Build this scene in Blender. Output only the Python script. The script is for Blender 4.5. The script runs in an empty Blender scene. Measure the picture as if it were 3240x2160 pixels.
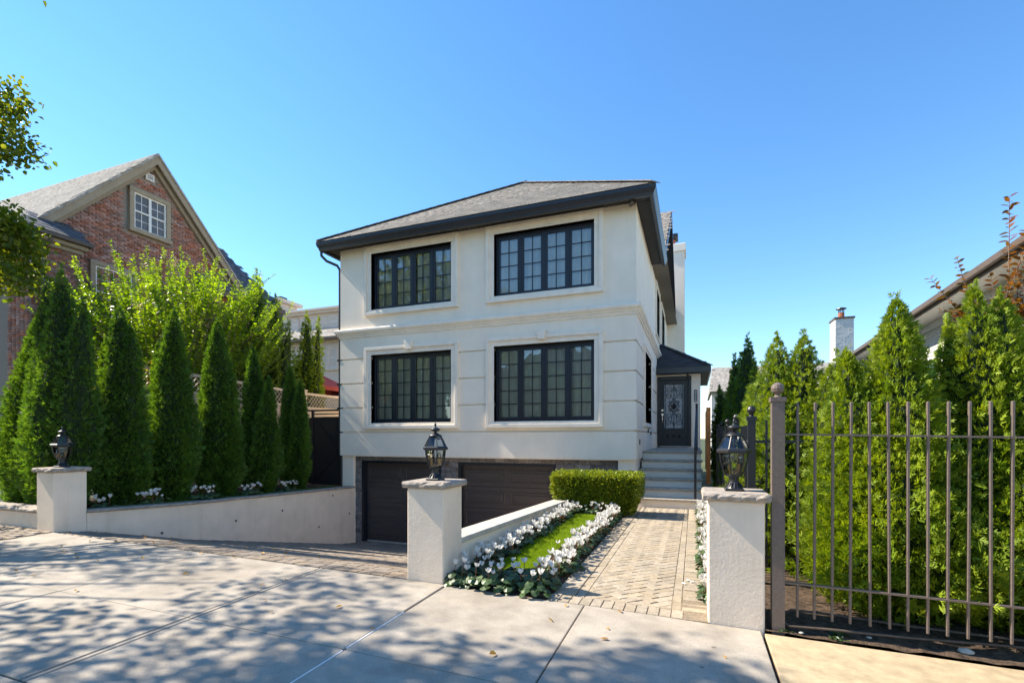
import bpy, math, random
import numpy as np
from mathutils import Vector, Matrix

# ------------------------------------------------------------------ camera, sky, sun, exposure
sc = bpy.context.scene
COL = sc.collection
EYE = Vector((0.0, 0.0, 1.48))
YAW = math.radians(20.52)
cam_d = bpy.data.cameras.new('camera')
cam = bpy.data.objects.new('camera', cam_d)
COL.objects.link(cam)
cam.location = EYE
cam.rotation_euler = (math.pi / 2, 0, YAW)
cam_d.sensor_width = 36.0
cam_d.lens = 36.0 * 1539.0 / 3240.0
cam_d.shift_y = 304.0 / 3240.0
cam_d.clip_start = 0.05
cam_d.clip_end = 3000
sc.camera = cam

SUN_EL, SUN_AZ = math.radians(43.5), math.radians(4.2)
SUN = Vector((-math.cos(SUN_EL) * math.cos(SUN_AZ), -math.cos(SUN_EL) * math.sin(SUN_AZ), math.sin(SUN_EL)))
world = bpy.data.worlds.new('World')
sc.world = world
world.use_nodes = True
wn = world.node_tree
bg = wn.nodes['Background']
sky = wn.nodes.new('ShaderNodeTexSky')
sky.sky_type = 'NISHITA'
sky.sun_disc = False
sky.sun_elevation = SUN_EL
sky.sun_rotation = math.atan2(SUN.x, SUN.y)
sky.altitude = 0
sky.air_density = 1.15
sky.dust_density = 0.0
sky.ozone_density = 4.5
sky_hs = wn.nodes.new('ShaderNodeHueSaturation')
sky_hs.inputs['Saturation'].default_value = 1.17
sky_hs.inputs['Hue'].default_value = 0.5
sky_hs.inputs['Value'].default_value = 1.0
wn.links.new(sky.outputs[0], sky_hs.inputs['Color'])
wn.links.new(sky_hs.outputs[0], bg.inputs[0])
bg.inputs[1].default_value = 0.122
sun_d = bpy.data.lights.new('sun', 'SUN')
sun_d.energy = 4.7
sun_d.angle = math.radians(0.55)
sun_d.color = (1.0, 0.91, 0.77)
sun = bpy.data.objects.new('sun', sun_d)
COL.objects.link(sun)
sun.rotation_euler = SUN.to_track_quat('Z', 'Y').to_euler()
sun.location = (-20, 0, 20)
sc.view_settings.view_transform = 'Standard'
sc.view_settings.look = 'None'
sc.view_settings.exposure = 1.22
sc.view_settings.gamma = 1.0
sc.cycles.max_bounces = 8
sc.cycles.transparent_max_bounces = 16
sc.cycles.sample_clamp_indirect = 6.0

R = random.Random(7)
NP = np.random.default_rng(11)

# ------------------------------------------------------------------ mesh helpers
W = {}


def V(*a):
    return Vector(a)


def link(o, parent=None, origin=None):
    COL.objects.link(o)
    if parent is not None:
        o.parent = parent
        W[o.name] = W[parent.name]
    else:
        W[o.name] = Vector(origin if origin is not None else (0, 0, 0))
        o.location = W[o.name]
    return o


def tag(o, label=None, cat=None, group=None, kind=None):
    if label: o['label'] = label
    if cat: o['category'] = cat
    if group: o['group'] = group
    if kind: o['kind'] = kind
    return o


def thing(name, loc, label, cat, group=None):
    o = bpy.data.objects.new(name, None)
    o.empty_display_size = 0.2
    link(o, None, loc)
    return tag(o, label, cat, group)


def copy_tree(src, loc):
    """a copy of a thing with its parts and sub-parts, sharing mesh data"""
    def rec(o, parent):
        c = o.copy()
        COL.objects.link(c)
        c.parent = parent
        W[c.name] = Vector(loc)
        for ch in KIDS.get(o.name, ()):
            KIDS.setdefault(c.name, []).append(rec(ch, c))
        return c
    c = rec(src, None)
    c.location = loc
    return c


KIDS = {}


class MB:
    def __init__(self):
        self.v, self.f = [], []

    def add(self, vs, fs):
        b = len(self.v)
        self.v.extend(tuple(p) for p in vs)
        self.f.extend(tuple(i + b for i in q) for q in fs)
        return self

    def hexa(self, p):
        return self.add(p, [(0, 3, 2, 1), (4, 5, 6, 7), (0, 1, 5, 4), (1, 2, 6, 5), (2, 3, 7, 6), (3, 0, 4, 7)])

    def box(self, x0, x1, y0, y1, z0, z1):
        return self.hexa([(x0, y0, z0), (x1, y0, z0), (x1, y1, z0), (x0, y1, z0), (x0, y0, z1), (x1, y0, z1), (x1, y1, z1), (x0, y1, z1)])

    def prism(self, poly, vec):
        n = len(poly)
        vec = Vector(vec)
        vs = [Vector(p) for p in poly] + [Vector(p) + vec for p in poly]
        fs = [tuple(range(n))[::-1], tuple(range(n, 2 * n))]
        fs += [(i, (i + 1) % n, n + (i + 1) % n, n + i) for i in range(n)]
        return self.add(vs, fs)

    def poly(self, pts):
        return self.add(pts, [tuple(range(len(pts)))])

    def bar(self, a, b, w, h, up=(0, 0, 1)):
        a, b = Vector(a), Vector(b)
        d = (b - a).normalized()
        s = d.cross(Vector(up))
        if s.length < 1e-4: s = d.cross(Vector((0, 1, 0)))
        s.normalize()
        u = s.cross(d)
        s, u = s * (w / 2), u * (h / 2)
        return self.hexa([a - s - u, a + s - u, b + s - u, b - s - u, a - s + u, a + s + u, b + s + u, b - s + u])

    def tube(self, pts, r, n=8, cap=True):
        pts = [Vector(p) for p in pts]
        rs = r if isinstance(r, (list, tuple)) else [r] * len(pts)
        vs, fs = [], []
        ref = None
        for i, p in enumerate(pts):
            d = (pts[min(i + 1, len(pts) - 1)] - pts[max(i - 1, 0)]).normalized()
            if ref is None:
                ref = d.cross(Vector((0.13, 0.31, 0.94)))
                if ref.length < .05: ref = d.cross(Vector((1, 0, 0)))
            a = (ref - d * ref.dot(d)).normalized()
            ref = a
            b = d.cross(a)
            for k in range(n):
                t = 2 * math.pi * k / n
                vs.append(p + (a * math.cos(t) + b * math.sin(t)) * rs[i])
        for i in range(len(pts) - 1):
            for k in range(n):
                fs.append((i * n + k, i * n + (k + 1) % n, (i + 1) * n + (k + 1) % n, (i + 1) * n + k))
        if cap:
            fs.append(tuple(range(n))[::-1])
            fs.append(tuple((len(pts) - 1) * n + k for k in range(n)))
        return self.add(vs, fs)

    def lathe(self, cx, cy, prof, n=12, ph=0.0):
        vs, fs = [], []
        for (r, z) in prof:
            for k in range(n):
                t = ph + 2 * math.pi * k / n
                vs.append((cx + r * math.cos(t), cy + r * math.sin(t), z))
        for i in range(len(prof) - 1):
            for k in range(n):
                fs.append((i * n + k, i * n + (k + 1) % n, (i + 1) * n + (k + 1) % n, (i + 1) * n + k))
        fs.append(tuple(range(n))[::-1])
        fs.append(tuple((len(prof) - 1) * n + k for k in range(n)))
        return self.add(vs, fs)

    def build(self, name, mat, parent=None, smooth=False, bevel=0.0, origin=None, seg=1):
        vs = np.array(self.v, dtype=float)
        if parent is not None:
            og = W[parent.name]
        else:
            og = Vector(origin) if origin is not None else Vector(((vs[:, 0].min() + vs[:, 0].max()) / 2, (vs[:, 1].min() + vs[:, 1].max()) / 2, vs[:, 2].min()))
        vs -= np.array(og)
        me = bpy.data.meshes.new(name)
        me.from_pydata([tuple(p) for p in vs], [], self.f)
        me.materials.append(mat)
        if smooth: me.polygons.foreach_set('use_smooth', [True] * len(me.polygons))
        me.update()
        o = bpy.data.objects.new(name, me)
        link(o, parent, og)
        if parent is not None: KIDS.setdefault(parent.name, []).append(o)
        if bevel:
            m = o.modifiers.new('bevel', 'BEVEL')
            m.width = bevel
            m.segments = seg
            m.limit_method = 'ANGLE'
        return o


def np_object(name, verts, quads, mat, parent=None, origin=(0, 0, 0), smooth=False):
    """big meshes straight from numpy; quads is (n,4) or (n,3)"""
    og = np.array(W[parent.name]) if parent is not None else np.array(origin, dtype=float)
    me = bpy.data.meshes.new(name)
    verts = (verts - og).astype(np.float32)
    k = quads.shape[1]
    me.vertices.add(len(verts))
    me.vertices.foreach_set('co', verts.ravel())
    me.loops.add(quads.size)
    me.loops.foreach_set('vertex_index', quads.astype(np.int32).ravel())
    me.polygons.add(len(quads))
    me.polygons.foreach_set('loop_start', np.arange(0, quads.size, k, dtype=np.int32))
    me.update(calc_edges=True)
    me.materials.append(mat)
    if smooth: me.polygons.foreach_set('use_smooth', np.ones(len(quads), dtype=bool))
    o = bpy.data.objects.new(name, me)
    link(o, parent, og)
    if parent is not None: KIDS.setdefault(parent.name, []).append(o)
    return o


def unit_piece(inset):
    i = .5 - inset
    vs = [(-.5, -.5, -.5), (.5, -.5, -.5), (.5, .5, -.5), (-.5, .5, -.5),
          (-.5, -.5, .28), (.5, -.5, .28), (.5, .5, .28), (-.5, .5, .28),
          (-i, -i, .5), (i, -i, .5), (i, i, .5), (-i, i, .5)]
    fs = []
    for a in (0, 4):
        for k in range(4):
            fs.append((a + k, a + (k + 1) % 4, a + 4 + (k + 1) % 4, a + 4 + k))
    fs.append((8, 9, 10, 11))
    return vs, fs


PIECE_MESH = {}


def pieces(parent, name, items, mat, mass_name, cap=300, inset=.04):
    """items: (centre, ex, ey, ez) with full-size edge vectors. The nearest `cap` become objects, the rest one joined part."""
    items = sorted(items, key=lambda t: (t[0] - EYE).length)
    key = (name, mat.name, inset)
    vs, fs = unit_piece(inset)
    if key not in PIECE_MESH:
        me = bpy.data.meshes.new(name)
        me.from_pydata(vs, [], fs)
        me.materials.append(mat)
        PIECE_MESH[key] = me
    me = PIECE_MESH[key]
    og = W[parent.name]
    for c, ex, ey, ez in items[:cap]:
        o = bpy.data.objects.new(name, me)
        link(o, parent)
        c = c - og
        o.matrix_basis = Matrix(((ex.x, ey.x, ez.x, c.x), (ex.y, ey.y, ez.y, c.y), (ex.z, ey.z, ez.z, c.z), (0, 0, 0, 1)))
    rest = items[cap:]
    if rest:
        u = np.array(vs)
        C = np.array([t[0] for t in rest]); X = np.array([t[1] for t in rest]); Y = np.array([t[2] for t in rest]); Z = np.array([t[3] for t in rest])
        P = C[:, None, :] + u[None, :, 0, None] * X[:, None, :] + u[None, :, 1, None] * Y[:, None, :] + u[None, :, 2, None] * Z[:, None, :]
        Q = np.array(fs)[None] + (np.arange(len(rest)) * len(u))[:, None, None]
        o = np_object(mass_name, P.reshape(-1, 3), Q.reshape(-1, 4), mat, parent)
        o['kind'] = 'stuff'


# ------------------------------------------------------------------ materials
def mat_new(name):
    m = bpy.data.materials.new(name)
    m.use_nodes = True
    nt = m.node_tree
    return m, nt, nt.nodes['Principled BSDF']


def nd(nt, t, **kw):
    n = nt.nodes.new(t)
    for k, v in kw.items():
        if hasattr(n, k): setattr(n, k, v)
        else: n.inputs[k].default_value = v
    return n


def surf(name, col, rough=.8, var=.12, scale=6.0, bump=.0, bscale=60.0, bdist=.004, col2=None, spec=.3, metal=0.0, pieces_var=0.0, speck=0.0, speck_col=(.1, .09, .08), speck_scale=220.0, stain=0.0, stain_col=(.5, .45, .4), streak=0.0, spots=0.0):
    """a base colour mottled by noise, optional second colour, specks, fine relief, and a per-piece shift"""
    m, nt, b = mat_new(name)
    L = nt.links.new
    tc = nd(nt, 'ShaderNodeTexCoord')
    geo = nd(nt, 'ShaderNodeNewGeometry')
    pos = geo.outputs['Position']
    no = nd(nt, 'ShaderNodeTexNoise', Scale=scale, Detail=5.0, Roughness=.6)
    L(pos, no.inputs['Vector'])
    mix = nd(nt, 'ShaderNodeMix', data_type='RGBA')
    c2 = col2 or tuple(min(1, c * (1 - var * 1.6)) for c in col)
    c1 = col if col2 else tuple(min(1, c * (1 + var)) for c in col)
    mix.inputs[6].default_value = (*c1, 1)
    mix.inputs[7].default_value = (*c2, 1)
    ramp = nd(nt, 'ShaderNodeMapRange')
    ramp.inputs[1].default_value = .32
    ramp.inputs[2].default_value = .68
    L(no.outputs[0], ramp.inputs[0])
    L(ramp.outputs[0], mix.inputs[0])
    out = mix.outputs[2]
    if stain:
        n3 = nd(nt, 'ShaderNodeTexNoise', Scale=.9, Detail=7.0, Roughness=.65)
        L(pos, n3.inputs['Vector'])
        r3 = nd(nt, 'ShaderNodeMapRange')
        r3.inputs[1].default_value = .48
        r3.inputs[2].default_value = .75
        r3.inputs[4].default_value = stain
        L(n3.outputs[0], r3.inputs[0])
        m3 = nd(nt, 'ShaderNodeMix', data_type='RGBA', blend_type='MULTIPLY')
        L(r3.outputs[0], m3.inputs[0])
        L(out, m3.inputs[6])
        m3.inputs[7].default_value = (*stain_col, 1)
        out = m3.outputs[2]
    if streak:
        vm = nd(nt, 'ShaderNodeVectorMath', operation='MULTIPLY')
        vm.inputs[1].default_value = (7.0, 7.0, .45)
        L(pos, vm.inputs[0])
        n4 = nd(nt, 'ShaderNodeTexNoise', Scale=1.0, Detail=6.0, Roughness=.6)
        L(vm.outputs[0], n4.inputs['Vector'])
        r4 = nd(nt, 'ShaderNodeMapRange')
        r4.inputs[1].default_value = .5
        r4.inputs[2].default_value = .8
        r4.inputs[4].default_value = streak
        L(n4.outputs[0], r4.inputs[0])
        m4 = nd(nt, 'ShaderNodeMix', data_type='RGBA', blend_type='MULTIPLY')
        L(r4.outputs[0], m4.inputs[0])
        L(out, m4.inputs[6])
        m4.inputs[7].default_value = (.66, .60, .52, 1)
        out = m4.outputs[2]
    if spots:
        vo = nd(nt, 'ShaderNodeTexVoronoi', Scale=2.6)
        L(pos, vo.inputs['Vector'])
        r5 = nd(nt, 'ShaderNodeMapRange')
        r5.inputs[1].default_value = .035
        r5.inputs[2].default_value = .06
        r5.inputs[3].default_value = spots
        r5.inputs[4].default_value = 0.0
        L(vo.outputs['Distance'], r5.inputs[0])
        m5 = nd(nt, 'ShaderNodeMix', data_type='RGBA', blend_type='MULTIPLY')
        L(r5.outputs[0], m5.inputs[0])
        L(out, m5.inputs[6])
        m5.inputs[7].default_value = (.45, .42, .38, 1)
        out = m5.outputs[2]
    if pieces_var:
        oi = nd(nt, 'ShaderNodeObjectInfo')
        ad = nd(nt, 'ShaderNodeMath', operation='ADD')
        L(oi.outputs['Random'], ad.inputs[0])
        L(geo.outputs['Random Per Island'], ad.inputs[1])
        fr = nd(nt, 'ShaderNodeMath', operation='FRACT')
        L(ad.outputs[0], fr.inputs[0])
        mr = nd(nt, 'ShaderNodeMapRange')
        mr.inputs[3].default_value = 1 - pieces_var
        mr.inputs[4].default_value = 1 + pieces_var
        L(fr.outputs[0], mr.inputs[0])
        hs = nd(nt, 'ShaderNodeHueSaturation')
        L(mr.outputs[0], hs.inputs['Value'])
        mh = nd(nt, 'ShaderNodeMath', operation='MULTIPLY')
        L(fr.outputs[0], mh.inputs[0]); mh.inputs[1].default_value = 7.31
        fh = nd(nt, 'ShaderNodeMath', operation='FRACT')
        L(mh.outputs[0], fh.inputs[0])
        ms = nd(nt, 'ShaderNodeMapRange')
        ms.inputs[3].default_value = 1 - pieces_var * 1.1
        ms.inputs[4].default_value = 1 + pieces_var * .5
        L(fh.outputs[0], ms.inputs[0])
        L(ms.outputs[0], hs.inputs['Saturation'])
        L(out, hs.inputs['Color'])
        out = hs.outputs[0]
    if speck:
        n2 = nd(nt, 'ShaderNodeTexNoise', Scale=speck_scale, Detail=2.0)
        L(pos, n2.inputs['Vector'])
        r2 = nd(nt, 'ShaderNodeMapRange')
        r2.inputs[1].default_value = .60
        r2.inputs[2].default_value = .70
        r2.inputs[4].default_value = speck
        L(n2.outputs[0], r2.inputs[0])
        m2 = nd(nt, 'ShaderNodeMix', data_type='RGBA')
        L(r2.outputs[0], m2.inputs[0])
        L(out, m2.inputs[6])
        m2.inputs[7].default_value = (*speck_col, 1)
        out = m2.outputs[2]
    L(out, b.inputs['Base Color'])
    b.inputs['Roughness'].default_value = rough
    b.inputs['Specular IOR Level'].default_value = spec
    b.inputs['Metallic'].default_value = metal
    if bump:
        bn = nd(nt, 'ShaderNodeTexNoise', Scale=bscale, Detail=4.0, Roughness=.65)
        L(pos, bn.inputs['Vector'])
        bp = nd(nt, 'ShaderNodeBump', Strength=bump, Distance=bdist)
        L(bn.outputs[0], bp.inputs['Height'])
        L(bp.outputs[0], b.inputs['Normal'])
    return m


def leafmat(name, col, col2, trans=.35, rough=.45, val=.25, tcol=None, spec=.35):
    m, nt, b = mat_new(name)
    L = nt.links.new
    geo = nd(nt, 'ShaderNodeNewGeometry')
    mix = nd(nt, 'ShaderNodeMix', data_type='RGBA')
    mix.inputs[6].default_value = (*col, 1)
    mix.inputs[7].default_value = (*col2, 1)
    no = nd(nt, 'ShaderNodeTexNoise', Scale=1.7, Detail=3.0)
    L(geo.outputs['Position'], no.inputs['Vector'])
    ad = nd(nt, 'ShaderNodeMath', operation='MULTIPLY_ADD')
    L(geo.outputs['Random Per Island'], ad.inputs[0])
    ad.inputs[1].default_value = .75
    mr = nd(nt, 'ShaderNodeMapRange')
    mr.inputs[1].default_value = .3; mr.inputs[2].default_value = .7
    mr.inputs[3].default_value = -.15; mr.inputs[4].default_value = .4
    L(no.outputs[0], mr.inputs[0])
    L(mr.outputs[0], ad.inputs[2])
    ad.use_clamp = True
    L(ad.outputs[0], mix.inputs[0])
    fr = nd(nt, 'ShaderNodeMath', operation='MULTIPLY')
    L(geo.outputs['Random Per Island'], fr.inputs[0]); fr.inputs[1].default_value = 13.7
    f2 = nd(nt, 'ShaderNodeMath', operation='FRACT')
    L(fr.outputs[0], f2.inputs[0])
    vr = nd(nt, 'ShaderNodeMapRange')
    vr.inputs[3].default_value = 1 - val; vr.inputs[4].default_value = 1 + val
    L(f2.outputs[0], vr.inputs[0])
    hs = nd(nt, 'ShaderNodeHueSaturation')
    L(vr.outputs[0], hs.inputs['Value'])
    L(mix.outputs[2], hs.inputs['Color'])
    L(hs.outputs[0], b.inputs['Base Color'])
    b.inputs['Roughness'].default_value = rough
    b.inputs['Specular IOR Level'].default_value = spec
    tr = nd(nt, 'ShaderNodeBsdfTranslucent')
    hs2 = nd(nt, 'ShaderNodeMix', data_type='RGBA', blend_type='MULTIPLY')
    hs2.inputs[0].default_value = 1.0
    L(hs.outputs[0], hs2.inputs[6])
    hs2.inputs[7].default_value = (*(tcol or (1.6, 1.5, .6)), 1)
    L(hs2.outputs[2], tr.inputs['Color'])
    ms = nd(nt, 'ShaderNodeMixShader')
    ms.inputs[0].default_value = trans
    L(b.outputs[0], ms.inputs[1])
    L(tr.outputs[0], ms.inputs[2])
    L(ms.outputs[0], nt.nodes['Material Output'].inputs['Surface'])
    return m


def glassmat(name, tint=(.8, .86, .86), ior=2.0, bump=.015, rough=0.0):
    m, nt, b = mat_new(name)
    L = nt.links.new
    nt.nodes.remove(b)
    tr = nd(nt, 'ShaderNodeBsdfTransparent')
    tr.inputs[0].default_value = (*tint, 1)
    gl = nd(nt, 'ShaderNodeBsdfGlossy')
    gl.inputs['Roughness'].default_value = rough
    fr = nd(nt, 'ShaderNodeFresnel', IOR=ior)
    ms = nd(nt, 'ShaderNodeMixShader')
    L(fr.outputs[0], ms.inputs[0])
    L(tr.outputs[0], ms.inputs[1])
    L(gl.outputs[0], ms.inputs[2])
    if bump:
        geo = nd(nt, 'ShaderNodeNewGeometry')
        bn = nd(nt, 'ShaderNodeTexNoise', Scale=2.2, Detail=1.0)
        L(geo.outputs['Position'], bn.inputs['Vector'])
        bp = nd(nt, 'ShaderNodeBump', Strength=bump, Distance=.2)
        L(bn.outputs[0], bp.inputs['Height'])
        L(bp.outputs[0], gl.inputs['Normal'])
    L(ms.outputs[0], nt.nodes['Material Output'].inputs['Surface'])
    return m


M = {}
M['stucco'] = surf('stucco', (.89, .78, .64), .9, .03, 2.2, .5, 150, .003, stain=.15, stain_col=(.86, .83, .80), streak=.13)
M['trim'] = surf('trim', (.88, .775, .645), .85, .04, 3.0, .2, 260, .0015, stain=.25, stain_col=(.84, .82, .79), streak=.28)
M['pillar_stucco'] = surf('pillar_stucco', (.82, .675, .53), .9, .05, 3.0, .6, 42, .006, stain=.35, stain_col=(.82, .77, .72), streak=.28)
M['capstone'] = surf('capstone', (.36, .31, .26), .9, .22, 14.0, .7, 70, .008, speck=.35, speck_col=(.2, .17, .14), speck_scale=120)
M['coping'] = surf('coping', (.50, .46, .39), .9, .12, 9.0, .4, 120, .004, speck=.25, speck_col=(.3, .26, .22))
M['concrete'] = surf('concrete', (.395, .345, .28), .92, .14, 3.4, .6, 170, .005, speck=.65, speck_col=(.15, .125, .10), speck_scale=115, stain=.8, stain_col=(.70, .66, .62), spots=.8)
M['old_concrete'] = surf('old_concrete', (.46, .36, .225), .95, .14, 9.0, .7, 190, .005, speck=.5, speck_col=(.27, .19, .11), speck_scale=150, stain=.4, stain_col=(.75, .66, .55))
M['paver'] = surf('paver', (.365, .30, .215), .93, .14, 20.0, .6, 150, .004, pieces_var=.12, speck=.4, speck_col=(.17, .14, .11), speck_scale=160)
M['drive_paver'] = surf('drive_paver', (.27, .215, .16), .93, .14, 14.0, .5, 150, .004, pieces_var=.2, speck=.4, speck_col=(.12, .10, .08), speck_scale=150)
M['path_sand'] = surf('path_sand', (.23, .185, .13), .97, .2, 40.0, .5, 200, .004)
M['joint_sand'] = surf('joint_sand', (.13, .105, .08), .97, .2, 40.0, .5, 200, .004)
M['pale_road'] = surf('pale_road', (.24, .215, .18), .9, .2, 12, .7, 150, .006)  # pale street surface, lightened to bounce warm light onto the facade
M['soil'] = surf('soil', (.10, .066, .043), .97, .4, 20, 1.0, 60, .02, speck=.5, speck_col=(.16, .11, .075), speck_scale=60)
M['ground'] = surf('ground', (.07, .085, .035), .97, .3, 3, .6, 30, .02)
M['black_metal'] = surf('black_metal', (.016, .016, .018), .42, .1, 30, .12, 300, .001, spec=.5)
M['frame_black'] = surf('frame_black', (.013, .015, .022), .38, .1, 20, .05, 300, .001, spec=.5)
M['gutter'] = surf('gutter', (.022, .023, .029), .34, .1, 6, .04, 100, .001, spec=.5)
M['soffit'] = surf('soffit', (.045, .042, .042), .6, .1, 12)
M['garage'] = surf('garage', (.075, .058, .052), .35, .12, 25, .12, 240, .001, spec=.4)
M['shingle'] = surf('shingle', (.235, .21, .178), .95, .25, 30, .6, 220, .004, pieces_var=.24, speck=.4, speck_col=(.07, .06, .05), speck_scale=200)
M['dark_shingle'] = surf('dark_shingle', (.06, .058, .062), .95, .25, 30, .6, 220, .004, pieces_var=.25)
M['pale_shingle'] = surf('pale_shingle', (.30, .275, .24), .95, .2, 8, .6, 150, .004, pieces_var=.16)
M['slate'] = surf('slate', (.085, .09, .10), .7, .3, 6, .4, 60, .004, pieces_var=.22)
M['stone_tile'] = surf('stone_tile', (.22, .19, .175), .9, .3, 16, 1.0, 45, .012, pieces_var=.3, speck=.3, speck_col=(.36, .33, .31), speck_scale=70)
M['mortar'] = surf('mortar', (.27, .23, .19), .95, .15, 30, .5, 200, .003)
M['brick'] = surf('brick', (.36, .165, .115), .92, .2, 9, .7, 110, .004, pieces_var=.32, stain=.45, stain_col=(.7, .72, .75))
M['tan_trim'] = surf('tan_trim', (.33, .265, .185), .85, .06, 8, .2, 90, .002)
M['cream'] = surf('cream', (.66, .55, .45), .85, .05, 5, .2, 120, .002)
M['white'] = surf('white', (.74, .72, .68), .6, .04, 8)
M['white_brick'] = surf('white_brick', (.66, .645, .60), .85, .07, 10, .3, 120, .003, pieces_var=.05)
M['vinyl'] = surf('vinyl', (.62, .49, .35), .6, .05, 6)
M['brown_paint'] = surf('brown_paint', (.16, .12, .097), .5, .12, 40, .25, 160, .002, spec=.4)
M['brown_gutter'] = surf('brown_gutter', (.12, .088, .065), .5, .1, 12)
M['red_cloth'] = surf('red_cloth', (.30, .055, .045), .85, .1, 9)
M['terracotta'] = surf('terracotta', (.36, .13, .07), .9, .15, 20)
M['orange_wood'] = surf('orange_wood', (.55, .22, .07), .7, .15, 14)
M['bark'] = surf('bark', (.12, .085, .06), .95, .35, 25, .9, 40, .015)
M['smooth_bark'] = surf('smooth_bark', (.21, .14, .10), .9, .25, 18, .5, 40, .01)
M['curtain'] = surf('curtain', (.88, .90, .83), .9, .05, 3)
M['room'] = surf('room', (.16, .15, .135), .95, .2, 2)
M['chrome'] = surf('chrome', (.75, .75, .74), .18, .02, 10, metal=1.0)
M['white_paint'] = surf('white_paint', (.8, .8, .78), .7, .03, 10)
M['bulb'] = glassmat('bulb', (.95, .9, .8), 1.5, 0)
M['amber'] = surf('amber', (.65, .36, .10), .4, .1, 30)
M['pane'] = glassmat('pane', (.96, .98, .97), 2.4, .02)
M['clear_glass'] = glassmat('clear_glass', (.90, .92, .90), 1.75, 0)
M['far_pane'] = glassmat('far_pane', (.9, .92, .95), 1.7, 0)
M['tread'] = surf('tread', (.43, .375, .30), .9, .16, 14, .5, 110, .004, speck=.3, speck_col=(.18, .15, .12), speck_scale=120)
M['rain_glass'] = surf('rain_glass', (.40, .42, .43), .12, .6, 70, 1.0, 90, .01, spec=.8)
M['petal'] = leafmat('petal', (.88, .85, .79), (.82, .79, .74), .3, .55, .05, (1, 1, 1), .2)
M['hose'] = surf('hose', (.10, .075, .058), .6, .15, 20)
M['stem'] = surf('stem', (.20, .085, .04), .7, .2, 20)
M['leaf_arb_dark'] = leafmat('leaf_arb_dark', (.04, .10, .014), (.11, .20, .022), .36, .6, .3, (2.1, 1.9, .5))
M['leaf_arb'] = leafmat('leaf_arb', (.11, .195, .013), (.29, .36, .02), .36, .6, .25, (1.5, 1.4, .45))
M['leaf_myrtle'] = leafmat('leaf_myrtle', (.07, .15, .014), (.20, .29, .02), .52, .35, .3, (2.3, 2.1, .4), .5)
M['leaf_red'] = leafmat('leaf_red', (.17, .06, .022), (.10, .09, .016), .4, .35, .35, (2.2, 1.5, .5), .5)
M['leaf_street'] = leafmat('leaf_street', (.06, .12, .015), (.15, .18, .02), .45, .4, .3, (2.4, 2.0, .35), .4)
M['leaf_juniper'] = leafmat('leaf_juniper', (.06, .12, .018), (.15, .22, .028), .38, .6, .3, (1.8, 1.7, .5))
M['leaf_yellow'] = leafmat('leaf_yellow', (.24, .17, .03), (.16, .18, .03), .45, .45, .3, (1.8, 1.5, .5))
M['leaf_hedge'] = leafmat('leaf_hedge', (.12, .195, .014), (.30, .33, .026), .35, .35, .35, (1.5, 1.4, .4), .5)
M['leaf_cyclamen'] = leafmat('leaf_cyclamen', (.022, .055, .014), (.065, .105, .035), .2, .4, .35, (1.8, 1.8, .5), .45)
M['grass'] = leafmat('grass', (.18, .31, .012), (.30, .41, .02), .4, .5, .25, (1.4, 1.3, .4))
M['dry_leaf'] = leafmat('dry_leaf', (.36, .16, .035), (.44, .28, .05), .2, .7, .35, (1.3, 1.1, .6))
M['core'] = surf('core', (.022, .038, .012), .95, .3, 10)  # near-black green: inner shade put into the colour of the added cores

# ------------------------------------------------------------------ the setting: ground, sidewalk, drive, path
def lerp_table(t, x):
    if x <= t[0][0]: return t[0][1]
    for (a, za), (b, zb) in zip(t, t[1:]):
        if x <= b: return za + (zb - za) * (x - a) / (b - a)
    return t[-1][1]


GX = [(-60, .75), (-8.8, .098), (-2.36, .017), (.51, -.055), (6, -.16), (60, -1.0)]


def G(x, y=4.31):
    """height of the sidewalk: falls to the right along the street, and a little towards the kerb"""
    return lerp_table(GX, x) + .015 * (min(y, 4.31) - 4.31)


DY = [(4.31, 0.0), (4.75, -.045), (5.87, -.30), (10.4, -1.32), (11.0, -1.40), (12, -1.42)]


def DZ(x, y):
    k = max(0.0, 1 - (y - 4.31) / 2.0)
    return lerp_table(DY, y) + G(x) * k


FAR = 160
g = MB()
zg = -.27
XS = [-FAR, -9.0, -2.5, FAR]
for (x0, x1, y0, y1) in ((-FAR, -9.0, 4.35, 60), (-2.5, FAR, 4.35, 60), (-9.0, -2.5, 11.6, 60), (-FAR, FAR, 60, 900), (-FAR, FAR, -200, 4.35)):
    zz = zg if y0 != -200 else zg - .25
    g.poly([(x0, y0, zz), (x1, y0, zz), (x1, y1, zz), (x0, y1, zz)])
g.poly([(-9.0, 4.35, -1.6), (-2.5, 4.35, -1.6), (-2.5, 11.6, -1.6), (-9.0, 11.6, -1.6)])
tag(g.build('ground', M['ground'], origin=(0, 0, zg)), kind='structure')


def slabs(name, mat, xs, ys, gap, joint_mat, jitter=.003):
    b = MB()
    x0, x1, y0, y1 = xs[0], xs[-1], ys[0], ys[-1]
    b.hexa([(x0, y0, -1), (x1, y0, -1), (x1, y1, -1), (x0, y1, -1)] + [(x, y, G(x, y) - .03) for x, y in ((x0, y0), (x1, y0), (x1, y1), (x0, y1))])
    base = tag(b.build(name, joint_mat), kind='structure')
    for i in range(len(xs) - 1):
        for j in range(len(ys) - 1):
            gl = gap.get(i, .006); gr = gap.get(i + 1, .006)
            a0, a1 = xs[i] + gl, xs[i + 1] - gr
            c0, c1 = ys[j] + (.003 if j else 0), ys[j + 1] - (.003 if j < len(ys) - 2 else 0)
            dz = R.uniform(-jitter, jitter)
            s = MB()
            q = [(a0, c0), (a1, c0), (a1, c1), (a0, c1)]
            s.hexa([(x, y, G(x, y) - .11) for x, y in q] + [(x, y, G(x, y) + dz) for x, y in q])
            s.build('slab', mat, base, bevel=.007, seg=2)
    return base


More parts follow.
